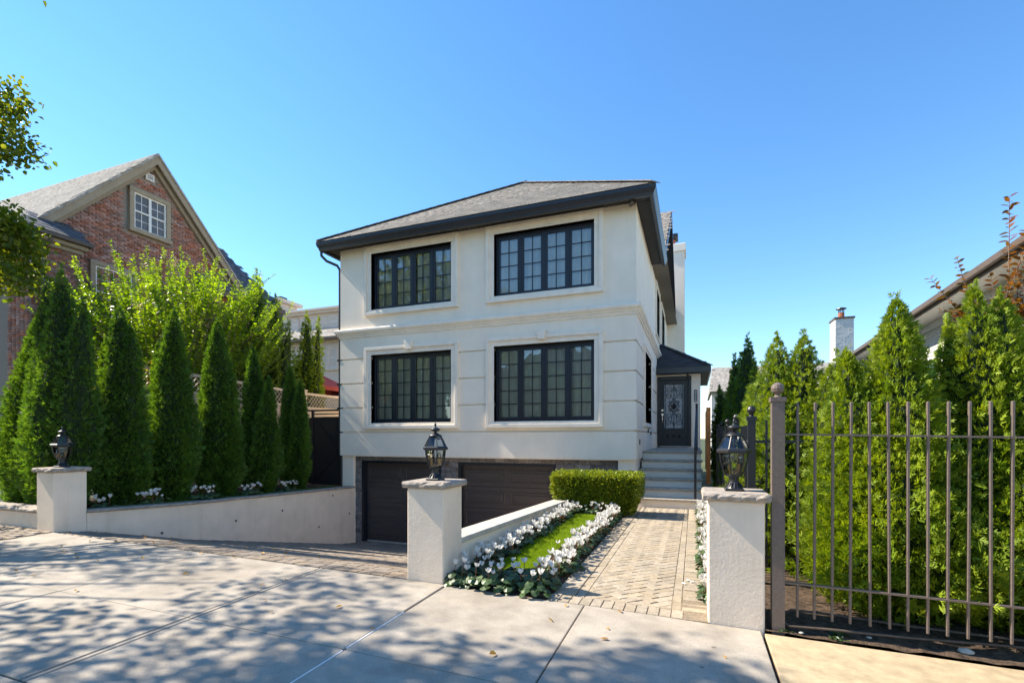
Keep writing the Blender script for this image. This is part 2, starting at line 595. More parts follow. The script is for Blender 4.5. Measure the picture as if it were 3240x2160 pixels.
slabs('sidewalk', M['concrete'], [-8.79, -7.22, -5.61, -3.885, -3.83, -2.31, -.92, .505], [1.74, 2.80, 4.31], {5: .011, 7: .008}, M['joint_sand'])
slabs('sidewalk_right', M['old_concrete'], [.515, 2.45, 4.4, 6.3], [1.74, 4.285], {}, M['joint_sand'])
# white filler strip lying in the wide joint
f = MB()
for a, b_ in ((1.76, 2.78), (2.82, 3.55)):
    f.hexa([(-2.314, a, G(-2.3, a) - .03), (-2.306, a, G(-2.3, a) - .03), (-2.306, b_, G(-2.3, b_) - .03), (-2.314, b_, G(-2.3, b_) - .03),
            (-2.314, a, G(-2.3, a) - .001), (-2.306, a, G(-2.3, a) - .001), (-2.306, b_, G(-2.3, b_) - .001), (-2.314, b_, G(-2.3, b_) - .001)])
tag(f.build('joint_filler', M['white_paint']), 'thin white filler strip in the wide sidewalk joint', 'joint filler')
# kerb and road behind the viewer
k = MB()
for (x0, x1) in ((-40, -8.9), (-8.89, -3.0), (-2.99, 3.0), (3.01, 40)):
    k.hexa([(x0, 1.55, -1.5), (x1, 1.55, -1.5), (x1, 1.725, -1.5), (x0, 1.725, -1.5)] + [(x, y, G(x, 1.72) - .004) for x, y in ((x0, 1.55), (x1, 1.55), (x1, 1.725), (x0, 1.725))])
tag(k.build('kerb', M['concrete']), kind='structure')
r = MB()
r.hexa([(-60, -9, -2), (60, -9, -2), (60, 1.55, -2), (-60, 1.55, -2)] + [(x, y, G(x, 1.72) - .16) for x, y in ((-60, -9), (60, -9), (60, 1.55), (-60, 1.55))])
tag(r.build('road', M['pale_road']), kind='structure')

# brown brick pavement left of the concrete apron
b = MB()
xs = [-30, -8.80]
b.hexa([(-30, 1.74, -1), (-8.8, 1.74, -1), (-8.8, 4.45, -1), (-30, 4.45, -1)] + [(x, y, G(x, y) - .012) for x, y in ((-30, 1.74), (-8.8, 1.74), (-8.8, 4.45), (-30, 4.45))])
pave = tag(b.build('pavement', M['joint_sand']), kind='structure')
it = []
yy = 1.80
row = 0
while yy < 4.36:
    xx = -8.92 - (.105 if row % 2 else 0)
    while xx > -13.5:
        it.append((V(xx, yy, G(xx, yy) - .016), V(.200, 0, -.0026), V(0, .095, .0014), V(0, 0, .04)))
        xx -= .21
    yy += .104
    row += 1
pieces(pave, 'paver', it, M['drive_paver'], 'paver_field', 100, .03)

# driveway running down to the garages
b = MB()
ys = np.linspace(4.33, 11.5, 40)
for a, c in zip(ys, ys[1:]):
    b.poly([(-8.79, a, DZ(-8.79, a) - .014), (-2.55, a, DZ(-2.55, a) - .014), (-2.55, c, DZ(-2.55, c) - .014), (-8.79, c, DZ(-8.79, c) - .014)])
drive = tag(b.build('driveway', M['joint_sand']), kind='structure')
it = []
yy, row = 4.395, 0
while yy < 11.35:
    d = .137
    sl = (DZ(-5, yy + .05) - DZ(-5, yy - .05)) / .1
    xx = -8.72 + (.105 if row % 2 else 0)
    while xx < -2.62:
        w = R.choice((.205, .205, .135, .17))
        if xx + w > -2.6: break
        cx = xx + w / 2
        n = V(0, -sl, 1).normalized()
        it.append((V(cx, yy, DZ(cx, yy) - .012 + R.uniform(-.002, .002)), V(w - .007, 0, 0), V(0, 1, sl).normalized() * (d - .007), n * .04))
        xx += w
    yy += d * .985
    row += 1
pieces(drive, 'paver', it, M['drive_paver'], 'paver_field', 300, .03)

# front path: header course, borders, herringbone
PZ = -.032
b = MB().box(-1.275, .115, 4.315, 11.0, -.5, PZ - .007)
path = tag(b.build('path', M['path_sand']), kind='structure')
it = []


def brick_at(cx, cy, sx, sy, dz=0.0):
    k = max(0, 1 - (cy - 4.3) / 1.5)
    z = PZ + (G(cx) - PZ) * k
    it.append((V(cx, cy, z - .018 + R.uniform(-.0022, .0022)), V(sx - .0045, 0, R.uniform(-.001, .001)), V(0, sy - .0045, R.uniform(-.001, .001)), V(0, 0, .04)))


n = 14
for i in range(n):
    w = 1.385 / n
    brick_at(-1.273 + w * (i + .5), 4.42, w, .2)
y = 4.525
while y < 10.9:
    brick_at(-1.165, y + .05, .21, .1)
    brick_at(.003, y + .05, .213, .1)
    y += .1005
y = 4.525
while y < 10.85:
    brick_at(-1.0125, y + .1, .088, .2)
    brick_at(-.1465, y + .1, .082, .2)
    y += .2
# herringbone at 45 degrees in the middle field
hb = .098


def clip_rect(poly, xa, xb, ya, yb):
    """cut a convex polygon to a rectangle"""
    for ax, lim, sgn in ((0, xa, 1), (0, xb, -1), (1, ya, 1), (1, yb, -1)):
        out = []
        for i, p in enumerate(poly):
            q = poly[(i + 1) % len(poly)]
            a, b = (p[ax] - lim) * sgn, (q[ax] - lim) * sgn
            if a >= 0: out.append(p)
            if a * b < 0:
                t = a / (a - b)
                out.append((p[0] + (q[0] - p[0]) * t, p[1] + (q[1] - p[1]) * t))
        poly = out
        if not poly: return []
    return poly


x0, x1, y0, y1 = -.968, -.19, 4.525, 10.93
s2 = math.sqrt(.5)
for i in range(-60, 130):
    for j in range(-60, 130):
        # herringbone on a square lattice of unit hb, in (p, q), turned by 45 degrees
        if (i - j) % 4 == 0: cp, cq, hor = i + 1.0, j + .5, True
        elif (i - j) % 4 == 3: cp, cq, hor = i + .5, j + 1.0, False
        else: continue
        px, py = cp * hb, cq * hb
        X = (px - py) * s2 - .58
        Y = (px + py) * s2 + 4.4
        if x0 - .12 < X < x1 + .12 and y0 - .12 < Y < y1 + .1:
            ex, ey = V(s2, s2, 0), V(-s2, s2, 0)
            lx, ly = (2 * hb, hb) if hor else (hb, 2 * hb)
            k = max(0, 1 - (Y - 4.3) / 1.5)
            z = PZ + (G(X) - PZ) * k
            hx, hy = ex * (lx - .0045) / 2, ey * (ly - .0045) / 2
            c = V(X, Y, z - .018 + R.uniform(-.002, .002))
            quad = [c - hx - hy, c + hx - hy, c + hx + hy, c - hx + hy]
            if all(x0 <= p.x <= x1 and y0 <= p.y <= y1 for p in quad):
                it.append((c, hx * 2, hy * 2, V(0, 0, .04)))
            else:
                cut = clip_rect([(p.x, p.y) for p in quad], x0, x1, y0, y1)
                if len(cut) >= 3 and abs(sum(cut[i][0] * cut[(i + 1) % len(cut)][1] - cut[(i + 1) % len(cut)][0] * cut[i][1] for i in range(len(cut)))) > .0012:
                    MB().prism([(px_, py_, c.z - .02) for px_, py_ in cut], (0, 0, .038)).build('paver', M['paver'], path, bevel=.003)
pieces(path, 'paver', it, M['paver'], 'paver_field', 300, .03)
# sheets of planted earth
b = MB().hexa([(-2.36, 4.33, -.6), (-1.285, 4.33, -.6), (-1.285, 10.2, -.6), (-2.36, 10.2, -.6), (-2.36, 4.33, .0), (-1.285, 4.33, -.02), (-1.285, 10.2, -.03), (-2.36, 10.2, .02)])
tag(b.build('flower_bed_soil', M['soil']), kind='structure')
b = MB().hexa([(.12, 4.76, -.6), (.56, 4.76, -.6), (.56, 11.0, -.6), (.12, 11.0, -.6), (.12, 4.76, -.03), (.56, 4.76, -.03), (.56, 11.0, -.04), (.12, 11.0, -.04)])
tag(b.build('border_soil', M['soil']), kind='structure')
b = MB()
nx, ny = 70, 46
gx, gy = np.linspace(.53, 7.5, nx), np.linspace(4.29, 9.0, ny)
vs, fs = [], []
for j in range(ny):
    for i in range(nx):
        vs.append((gx[i], gy[j], G(gx[i]) + .012 + .028 * min(1, (gy[j] - 4.29) * 3) + R.uniform(-.012, .012)))
for j in range(ny - 1):
    for i in range(nx - 1):
        fs.append((j * nx + i, j * nx + i + 1, (j + 1) * nx + i + 1, (j + 1) * nx + i))
b.add(vs, fs)
tag(b.build('dirt_strip', M['soil']), kind='structure')
b = MB().hexa([(-11.2, 4.5, -.6), (-8.97, 4.5, -.6), (-8.97, 11.3, -.6), (-11.2, 11.3, -.6), (-11.2, 4.5, .33), (-8.97, 4.5, .30), (-8.97, 11.3, .09), (-11.2, 11.3, .15)])
tag(b.build('raised_bed_soil', M['soil']), kind='structure')
b = MB().hexa([(-60, 4.7, -.5), (-11.2, 4.7, -.5), (-11.2, 40, -.5), (-60, 40, -.5), (-60, 4.7, .8), (-11.2, 4.7, .22), (-11.2, 40, .22), (-60, 40, 1.2)])
tag(b.build('lawn_left', M['ground']), kind='structure')

# ------------------------------------------------------------------ the stucco house
FX0, FX1, FY = -9.22, -1.19, 11.0
house = thing('stucco_house', (-5.2, 11.0, -1.4), 'two storey cream stucco house with black casement windows over two dark garage doors', 'house')
mF = lambda a, d, z: (a, FY - d, z)
mS = lambda a, d, z: (FX1 + d, a, z)


def mbox(m, f, a0, a1, d0, d1, z0, z1):
    m.hexa([f(a0, d0, z0), f(a1, d0, z0), f(a1, d1, z0), f(a0, d1, z0), f(a0, d0, z1), f(a1, d0, z1), f(a1, d1, z1), f(a0, d1, z1)])


UPZ, LOZ = (4.92, 6.43), (1.872, 3.702)
WX = [(-8.168, -5.748), (-4.575, -2.118)]
SW = [(12.75, 14.7, *LOZ), (16.75, 18.3, 5.0, 6.5), (19.5, 21.4, 5.0, 6.5)]


def wall_with_openings(m, f, a0, a1, d0, d1, z0, z1, ops):
    """boxes filling [a0,a1]x[z0,z1] except the openings (a,b,zlo,zhi)"""
    zs = sorted({z0, z1, *[min(max(o[2], z0), z1) for o in ops], *[min(max(o[3], z0), z1) for o in ops]})
    for za, zb in zip(zs, zs[1:]):
        if zb - za < 1e-4: continue
        zm = (za + zb) / 2
        cuts = sorted((o[0], o[1]) for o in ops if o[2] < zm < o[3])
        a = a0
        for c0, c1 in cuts:
            if c0 > a: mbox(m, f, a, min(c0, a1), d0, d1, za, zb)
            a = max(a, c1)
        if a < a1: mbox(m, f, a, a1, d0, d1, za, zb)


fops = [(a, b_, *z) for a, b_ in WX for z in (UPZ, LOZ)]
m = MB()
wall_with_openings(m, mF, FX0 + .05, FX1 - .05, -.30, -.045, .992, 6.70, fops)
m.box(FX0 + .045, FX0 + .3, FY + .31, 26, -1.5, 6.70)
wall_with_openings(m, mS, FY + .31, 26, -.30, -.045, -1.5, 6.70, SW)
m.box(FX0 + .3, FX1 - .3, 25.7, 25.98, -1.5, 6.7)
core = m.build('wall', M['stucco'], house)
# outer render: plain upper storey, and courses with recessed joints below
GZ = [.99, 1.63, 2.297, 2.962, 3.628, 4.30]
bands = [(GZ[i] + (.019 if i else 0), GZ[i + 1] - (.019 if i < 4 else 0)) for i in range(5)]
for bi, (z0, z1) in enumerate(bands):
    cols = [(FX0, WX[0][0]), (WX[0][1], WX[1][0]), (WX[1][1], FX1)] if bi in (2, 3) and z1 < LOZ[1] else [(FX0, FX1)]
    for c0_, c1_ in cols:
        m = MB()
        wall_with_openings(m, mF, c0_, c1_, -.055, 0, z0, z1, [o for o in fops if o[2] < 4] if len(cols) == 1 else [])
        if c0_ == FX0 and z0 > 1: m.box(FX0, FX0 + .055, FY + .056, 26, z0, z1)
        if c1_ == FX1 and len(cols) == 1: wall_with_openings(m, mS, FY + .056, 17.25, -.055, 0, z0, z1, [SW[0]])
        if c1_ == FX1 and len(cols) > 1:
            mbox(m, mS, FY + .056, SW[0][0], -.055, 0, z0, z1)
            m2 = MB()
            mbox(m2, mS, SW[0][1], 17.25, -.055, 0, z0, z1)
            m2.build('render_course', M['stucco'], core)
        m.build('render_course', M['stucco'], core)
m = MB()
wall_with_openings(m, mF, FX0 + .004, FX1 - .004, -.055, -.002, 4.302, 6.69, [o for o in fops if o[2] > 4])
m.box(FX0 + .004, FX0 + .055, FY + .056, 26, 4.302, 6.69)
wall_with_openings(m, mS, FY + .056, 26, -.055, -.004, 4.302, 6.69, SW[1:])
m.build('upper_render', M['stucco'], core)


def sweep(prof, pathpts, normals):
    """closed profile (d, z) carried round a plan path; normals are the outward normals of the segments"""
    m = MB()
    n = len(prof)
    vs = []
    for i, p in enumerate(pathpts):
        if i == 0: off = Vector(normals[0])
        elif i == len(pathpts) - 1: off = Vector(normals[-1])
        else: off = Vector(normals[i - 1]) + Vector(normals[i])
        for d, z in prof: vs.append((p[0] + off.x * d, p[1] + off.y * d, z))
    fs = []
    for i in range(len(pathpts) - 1):
        for k in range(n):
            fs.append((i * n + k, i * n + (k + 1) % n, (i + 1) * n + (k + 1) % n, (i + 1) * n + k))
    fs.append(tuple(range(n)))
    fs.append(tuple((len(pathpts) - 1) * n + k for k in range(n))[::-1])
    return m.add(vs, fs)


NRM = [(-1, 0), (0, -1), (1, 0)]
wp = [(FX0, 15.2), (FX0, FY), (FX1, FY), (FX1, 20.2)]
sweep([(-.01, 4.21), (.028, 4.215), (.03, 4.265), (.055, 4.275), (.065, 4.31), (.10, 4.335), (.118, 4.37), (.118, 4.415), (.10, 4.44), (.055, 4.455), (-.01, 4.462)], wp, NRM).build('cornice', M['trim'], house)
# eaves: soffit boards, fascia and gutter
ep = [(FX0, 16.5), (FX0, FY), (FX1, FY), (FX1, 15.15)]
sweep([(-.01, 6.668), (.36, 6.668), (.36, 6.70), (-.01, 6.70)], ep, NRM).build('soffit', M['soffit'], house)
m = MB()
x = FX0 - .3
while x < FX1 + .3:
    m.box(x + .008, x + .104, FY - .35, FY - .004, 6.656, 6.6675)
    x += .112
y = FY + .02
while y < 15.1:
    m.box(FX1 + .004, FX1 + .35, y, y + .098, 6.656, 6.6675)
    y += .112
m.build('soffit_board', M['soffit'], house)['kind'] = 'stuff'
gut = sweep([(.30, 6.64), (.31, 6.585), (.385, 6.578), (.40, 6.64), (.43, 6.69), (.445, 6.735), (.445, 6.79), (.43, 6.80), (.30, 6.80)], ep, NRM).build('gutter', M['gutter'], house)

# main hip roof
APX = V(-5.2, 15.05, 9.80)
E0, E1 = V(FX0 - .44, FY - .44, 6.80), V(FX1 + .44, FY - .44, 6.80)
B0, B1 = V(FX0 - .44, 26.4, 6.80), V(FX1 + .44, 26.4, 6.80)
APB = V(-5.2, 22, 9.80)
roof = MB()
roof.add([E0, E1, B1, B0, APX, APB], [(0, 1, 4), (1, 2, 5, 4), (2, 3, 5), (3, 0, 4, 5), (0, 3, 2, 1)])
roof = roof.build('roof', M['shingle'], house)


def in_poly(p, poly):
    ins = False
    n = len(poly)
    for i in range(n):
        x1, y1 = poly[i]
        x2, y2 = poly[(i + 1) % n]
        if (y1 > p[1]) != (y2 > p[1]) and p[0] < (x2 - x1) * (p[1] - y1) / (y2 - y1) + x1: ins = not ins
    return ins


def shingle_face(poly, along, course, tab, thick=.012, jit=.25):
    """roof tabs laid in courses over a planar polygon; `along` is the eave direction"""
    P = [Vector(p) for p in poly]
    u = Vector(along).normalized()
    n = (P[1] - P[0]).cross(P[2] - P[0]).normalized()
    if n.z < 0: n = -n
    w = n.cross(u)
    if w.z < 0: w = -w
    o = P[0]
    p2 = [((p - o).dot(u), (p - o).dot(w)) for p in P]
    u0, u1 = min(p[0] for p in p2), max(p[0] for p in p2)
    w0, w1 = min(p[1] for p in p2), max(p[1] for p in p2)
    out = []
    row = 0
    b = w0 + course / 2
    while b < w1:
        a = u0 - (row % 3) * tab / 3 - R.uniform(0, tab * .3)
        while a < u1:
            t = tab * R.uniform(1 - jit, 1 + jit)
            if in_poly((a + t / 2, b), p2):
                wt = (w - n * (thick * .55 / course)).normalized()
                nt = u.cross(wt)
                if nt.z < 0: nt = -nt
                out.append((o + u * (a + t / 2) + w * b + n * (thick * .62 + R.uniform(0, .002)), u * (t * .985), wt * course * 1.02, nt * thick))
            a += t
        b += course
        row += 1
    return out


it = shingle_face([E0 + V(.0, -.01, 0), E1 + V(0, -.01, 0), APX], (1, 0, 0), .135, .27)
pieces(roof, 'shingle', it, M['shingle'], 'shingle_field', 300, .02)
m = MB()
for a in (E0, E1):
    for i in range(24):
        p, q = a.lerp(APX, i / 24), a.lerp(APX, (i + 1.15) / 24)
        m.bar(p + V(0, 0, .022), q + V(0, 0, .03), .24, .014)
m.build('hip_cap', M['shingle'], roof)

# cross gable on the right side with its dark rakes
PK, PK0, PK1, ZG0 = 20.0, 15.3, 24.7, 7.13
m = MB()
m.prism([(FX1 - .02, 15.25, 6.66), (FX1 - .02, 24.75, 6.66), (FX1 - .02, 24.65, 7.05), (FX1 - .02, PK, 10.15), (FX1 - .02, 15.35, 7.05)], (-.25, 0, 0))
m.build('gable_wall', M['stucco'], house)
m = MB()
sl = (10.32 - ZG0) / (PK - PK0)
gab = MB()
for (ya, yb) in ((PK0 - .15, PK), (PK1 + .15, PK)):
    za, zb = 10.32 - abs(PK - ya) * sl, 10.32
    gab.prism([(FX1 + .36, ya, za), (FX1 + .36, yb, zb), (FX1 + .36, yb, zb - .12), (FX1 + .36, ya, za - .12)], (-5.0, 0, 0))
    m.prism([(FX1 + .385, ya, za - .02), (FX1 + .385, yb, zb - .02), (FX1 + .385, yb, zb - .30), (FX1 + .385, ya, za - .30)], (-.04, 0, 0))
    m.prism([(FX1 + .345, ya, za - .22), (FX1 + .345, yb, zb - .22), (FX1 + .345, yb, zb - .26), (FX1 + .345, ya, za - .26)], (-.345, 0, 0))
m.box(FX1 + .0, FX1 + .39, PK1 + .0, PK1 + .34, 6.5, 7.1)
gr_ = gab.build('gable_roof', M['shingle'], house)
m.build('rake_board', M['gutter'], house)
it = shingle_face([(FX1 + .37, PK0 - .15, 10.32 - (PK - PK0 + .15) * sl), (FX1 + .37, PK, 10.32), (FX1 - 3, PK, 10.32), (FX1 - 3, PK0 - .15, 10.32 - (PK - PK0 + .15) * sl)], (1, 0, 0), .15, .3)
pieces(gr_, 'shingle', it, M['shingle'], 'shingle_field', 60, .02)
# attic window trim on the gable
m = MB()
mbox(m, mS, 19.6, 21.3, -.01, .05, 7.6, 7.72); mbox(m, mS, 19.6, 21.3, -.01, .05, 9.1, 9.22)
mbox(m, mS, 19.6, 19.72, -.01, .05, 7.72, 9.1); mbox(m, mS, 21.18, 21.3, -.01, .05, 7.72, 9.1)
m.build('window_trim', M['trim'], house)
# chimney stack with flue
ch = MB().box(-1.38, -.42, 24.1, 25.2, -1.4, 10.2).build('chimney', M['stucco'], house, bevel=.01)
MB().box(-1.44, -.36, 24.04, 25.26, 10.2, 10.56).build('chimney_cap', M['trim'], ch, bevel=.02)
MB().lathe(-1.05, 24.6, [(.2, 10.5), (.2, 10.85), (.23, 10.86), (.23, 10.92)], 14).build('flue_pot', M['terracotta'], ch)
MB().box(-1.35, -.72, 24.3, 24.9, 10.95, 11.16).build('flue_hood', M['black_metal'], ch, bevel=.02)


# windows -----------------------------------------------------------
def trim_frame(f, a0, a1, z0, z1, w, parent, key=False, d=.085):
    m = MB()
    # outer band
    A0, A1, Z0, Z1 = a0 - w, a1 + w, z0 - w * .75, z1 + w
    o = w * .42
    for (p0, p1, q0, q1) in ((A0, A1, Z1 - o, Z1), (A0, A1, Z0, Z0 + o), (A0, A0 + o, Z0 + o, Z1 - o), (A1 - o, A1, Z0 + o, Z1 - o)):
        mbox(m, f, p0, p1, -.01, d, q0, q1)
    i0, i1, j0, j1 = A0 + o, A1 - o, Z0 + o, Z1 - o
    # cove between, then a flat inner band that returns into the opening
    for (p0, p1, q0, q1) in ((i0, i1, z1, j1), (i0, i1, j0, z0), (i0, a0, z0, z1), (a1, i1, z0, z1)):
        mbox(m, f, p0, p1, -.01, d * .55, q0, q1)
    c = .02
    for (p0, p1, q0, q1) in ((i0, i1, j1 - c, j1), (i0, i1, j0, j0 + c), (i0, i0 + c, j0 + c, j1 - c), (i1 - c, i1, j0 + c, j1 - c)):
        mbox(m, f, p0, p1, d * .5, d * .8, q0, q1)
    t = m.build('window_trim', M['trim'], parent, bevel=.008, seg=2)
    if key:
        ac = (a0 + a1) / 2
        k = MB()
        p = [(ac - .075, z1 + .075), (ac + .075, z1 + .075), (ac + .12, z1 + .295), (ac - .12, z1 + .295)]
        k.prism([f(a, d + .055, z) for a, z in p], Vector(f(0, 0, 0)) - Vector(f(0, d + .06, 0)))
        k.build('keystone', M['trim'], t, bevel=.006)
    # reveals lining the opening
    return t


def reveals(f, a0, a1, z0, z1, parent, depth=.16):
    m = MB()
    t = .014
    mbox(m, f, a0 - t, a1 + t, -depth, .03, z1, z1 + t); mbox(m, f, a0 - t, a1 + t, -depth, .03, z0 - t, z0)
    mbox(m, f, a0 - t, a0, -depth, .03, z0, z1); mbox(m, f, a1, a1 + t, -depth, .03, z0, z1)
    m.build('reveal', M['trim'], parent)


def casement_window(f, a0, a1, z0, z1, rows, ncas, parent, dd=-.10, curtains=((0, .3), (.7, 1))):
    m = MB()
    fr = .045
    for (p0, p1, q0, q1) in ((a0, a1, z1 - fr, z1), (a0, a1, z0, z0 + fr), (a0, a0 + fr, z0 + fr, z1 - fr), (a1 - fr, a1, z0 + fr, z1 - fr)):
        mbox(m, f, p0, p1, dd - .09, dd, q0, q1)
    cw = (a1 - a0 - 2 * fr) / ncas
    for i in range(1, ncas):
        a = a0 + fr + cw * i
        mbox(m, f, a - .028, a + .028, dd - .09, dd - .004, z0 + fr, z1 - fr)
    win = m.build('window', M['frame_black'], parent, bevel=.004)
    for i in range(ncas):
        b0 = a0 + fr + cw * i + (.028 if i else .004)
        b1 = a0 + fr + cw * (i + 1) - (.028 if i < ncas - 1 else .004)
        c0, c1 = z0 + fr + .004, z1 - fr - .004
        st, sb = .052, .06
        m = MB()
        for (p0, p1, q0, q1) in ((b0, b1, c1 - sb, c1), (b0, b1, c0, c0 + sb), (b0, b0 + st, c0 + sb, c1 - sb), (b1 - st, b1, c0 + sb, c1 - sb)):
            mbox(m, f, p0, p1, dd - .065, dd - .016, q0, q1)
        m.build('sash', M['frame_black'], win, bevel=.004)
        g0, g1, h0, h1 = b0 + st, b1 - st, c0 + sb, c1 - sb
        gm = (g0 + g1) / 2
        m = MB()
        mt = .010
        mbox(m, f, gm - mt, gm + mt, dd - .046, dd - .026, h0, h1)
        rh = (h1 - h0) / rows
        for r_ in range(1, rows):
            mbox(m, f, g0, gm - mt, dd - .046, dd - .027, h0 + rh * r_ - mt, h0 + rh * r_ + mt)
            mbox(m, f, gm + mt, g1, dd - .046, dd - .027, h0 + rh * r_ - mt, h0 + rh * r_ + mt)
        m.build('muntin', M['frame_black'], win)
        for r_ in range(rows):
            for (p0, p1) in ((g0, gm), (gm, g1)):
                e = R.uniform(-.0012, .0012)
                q = MB().poly([f(p0, dd - .04 + e, h0 + rh * r_), f(p1, dd - .04 - e, h0 + rh * r_), f(p1, dd - .04 - e, h0 + rh * (r_ + 1)), f(p0, dd - .04 + e, h0 + rh * (r_ + 1))])
                q.build('pane', M['pane'], win)
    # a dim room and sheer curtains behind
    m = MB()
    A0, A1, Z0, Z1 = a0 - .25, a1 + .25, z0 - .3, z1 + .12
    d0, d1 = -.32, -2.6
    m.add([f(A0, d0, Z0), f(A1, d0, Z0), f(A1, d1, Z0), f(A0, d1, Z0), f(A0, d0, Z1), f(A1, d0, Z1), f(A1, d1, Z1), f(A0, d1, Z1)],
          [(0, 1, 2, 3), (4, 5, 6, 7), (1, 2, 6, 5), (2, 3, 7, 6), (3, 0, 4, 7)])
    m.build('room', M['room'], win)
    for (k0, k1) in curtains:
        m = MB()
        ca, cb = a0 + (a1 - a0) * k0, a0 + (a1 - a0) * k1
        nn = max(8, int((cb - ca) / .02))
        vs = []
        ph = R.uniform(0, 6)
        for i in range(nn + 1):
            a = ca + (cb - ca) * i / nn
            d = -.215 + .022 * math.sin(a * 46 + ph) + .014 * math.sin(a * 101 + ph)
            vs += [f(a, d, z0 - .05), f(a, d * .98, z1 + .05)]
        m.add(vs, [(2 * i, 2 * i + 2, 2 * i + 3, 2 * i + 1) for i in range(nn)])
        m.build('curtain', M['curtain'], win, smooth=True)
    return win


for a0, a1 in WX:
    for zi, (z0, z1) in enumerate((UPZ, LOZ)):
        casement_window(mF, a0, a1, z0, z1, 4 if zi == 0 else 5, 4, house, curtains=((.0, .47), (.53, 1)) if zi == 0 else ((0, .49), (.52, 1)))
        reveals(mF, a0, a1, z0, z1, house)
        trim_frame(mF, a0, a1, z0, z1, .205, house, key=(zi == 1))
for (a0, a1, z0, z1) in SW:
    casement_window(mS, a0, a1, z0, z1, 4, 2, house, dd=-.14)
    reveals(mS, a0, a1, z0, z1, house, .22)
    trim_frame(mS, a0, a1, z0, z1, .15, house, d=.05)

# garage storey ------------------------------------------------------
GZ0, GZ1 = -1.39, .855
MB().box(FX0 + .01, -8.83, FY + .08, FY + .5, -1.5, .992).build('pilaster', M['stucco'], house, bevel=.006)
MB().box(-1.60, FX1 - .03, FY + .08, FY + .5, -1.5, .992).build('pilaster', M['stucco'], house, bevel=.006)
m = MB().box(FX0 + .3, FX1 - .3, FY + .02, FY + .6, .97, .991)
m.build('overhang', M['stucco'], house)
DOORS = [(-8.64, -6.14), (-5.66, -3.07)]
m = MB()
wall_with_openings(m, mF, -8.83, -1.60, -.5, -.19, -1.5, .985, [(a, b_, -1.6, GZ1) for a, b_ in DOORS])
gw = m.build('garage_wall', M['mortar'], house)
it = []


def tile_area(x0, x1, z0, z1, h=.125):
    z = z0
    row = 0
    while z < z1 - .02:
        hh = min(h, z1 - z)
        x = x0
        first = True
        while x < x1 - .01:
            w = R.choice((.18, .24, .3, .36)) * (.6 if first and row % 2 else 1)
            if x1 - (x + w) < .08: w = x1 - x
            first = False
            t = R.uniform(.03, .05)
            it.append((V(x + w / 2, FY + .195 - t / 2, z + hh / 2), V(w - .004, 0, 0), V(0, 0, hh - .004), V(0, -t, 0)))
            x += w
        z += hh
        row += 1


tile_area(-8.83, -8.645, -1.40, .975)
tile_area(-6.135, -5.665, -1.40, .865)
tile_area(-8.64, -3.07, .866, .976, .11)
tile_area(-3.065, -1.602, -1.40, .975)
pieces(gw, 'stone_tile', it, M['stone_tile'], 'stone_tile_field', 300, .03)
for (a, b_) in DOORS:
    m = MB()
    for (p0, p1, q0, q1) in ((a, a + .07, GZ0, GZ1), (b_ - .07, b_, GZ0, GZ1), (a + .07, b_ - .07, GZ1 - .07, GZ1)):
        m.box(p0, p1, FY + .185, FY + .42, q0, q1)
    m.build('door_frame', M['frame_black'], house)
    x0, x1, z0, z1 = a + .07, b_ - .07, GZ0, GZ1 - .07
    m = MB()
    rh = (z1 - z0) / 4
    for r_ in range(4):
        m.box(x0, x1, FY + .345, FY + .40, z0 + rh * r_ + .003, z0 + rh * (r_ + 1) - .003)
    gd = m.build('garage_door', M['garage'], house, bevel=.004)
    cw = (x1 - x0) / 2
    for r_ in range(4):
        for c_ in range(2):
            p0, p1 = x0 + cw * c_ + .075, x0 + cw * (c_ + 1) - .075
            q0, q1 = z0 + rh * r_ + .115, z0 + rh * (r_ + 1) - .115
            m = MB()
            e = .022
            for (s0, s1, t0, t1) in ((p0, p1, q1 - e, q1), (p0, p1, q0, q0 + e), (p0, p0 + e, q0 + e, q1 - e), (p1 - e, p1, q0 + e, q1 - e)):
                m.box(s0, s1, FY + .328, FY + .347, t0, t1)
            m.box(p0 + .075, p1 - .075, FY + .330, FY + .347, q0 + .07, q1 - .07)
            m.build('panel', M['garage'], gd, bevel=.006)
    MB().box(x0, x1, FY + .33, FY + .405, GZ0 - .03, GZ0 + .018).build('threshold', M['coping'], house)
# small cameras under the eave and between the garage doors
for (x, y, z) in ((-5.95, FY + .10, .80),):
    c = MB().tube([(x, y + .06, z), (x, y - .03, z - .01)], [.035, .035], 10).build('security_camera', M['brown_gutter'], house, smooth=False)
c = MB().tube([(FX1 - .02, FY - .05, 6.62), (FX1 - .1, FY - .15, 6.55), (FX1 - .06, FY - .27, 6.53)], [.02, .04, .045], 10).build('security_camera', M['brown_gutter'], house)
m = MB()
for (y, z) in ((13.75, 1.62), (14.6, 1.56)): m.box(FX1 + .001, FX1 + .03, y, y + .1, z, z + .09)
m.box(FX1 + .001, FX1 + .02, 11.6, 11.68, 1.32, 1.44)
m.build('wall_outlet', M['black_metal'], house)
# downspout at the far left corner
m = MB()
m.tube([(FX0 - .36, FY - .33, 6.58), (FX0 - .36, FY - .33, 6.47), (FX0 - .30, FY - .2, 6.36), (FX0 - .12, FY + .02, 6.28), (FX0 - .06, FY + .06, 6.16), (FX0 - .06, FY + .06, 1.0), (FX0 - .05, FY + .12, .9), (FX0 - .05, FY + .12, .1)], .037, 10)
for z in (1.63, 2.297, 2.962, 3.628): m.box(FX0 - .10, FX0 - .01, FY - .01, FY + .11, z - .025, z + .025)
m.build('downspout', M['gutter'], house, smooth=False)

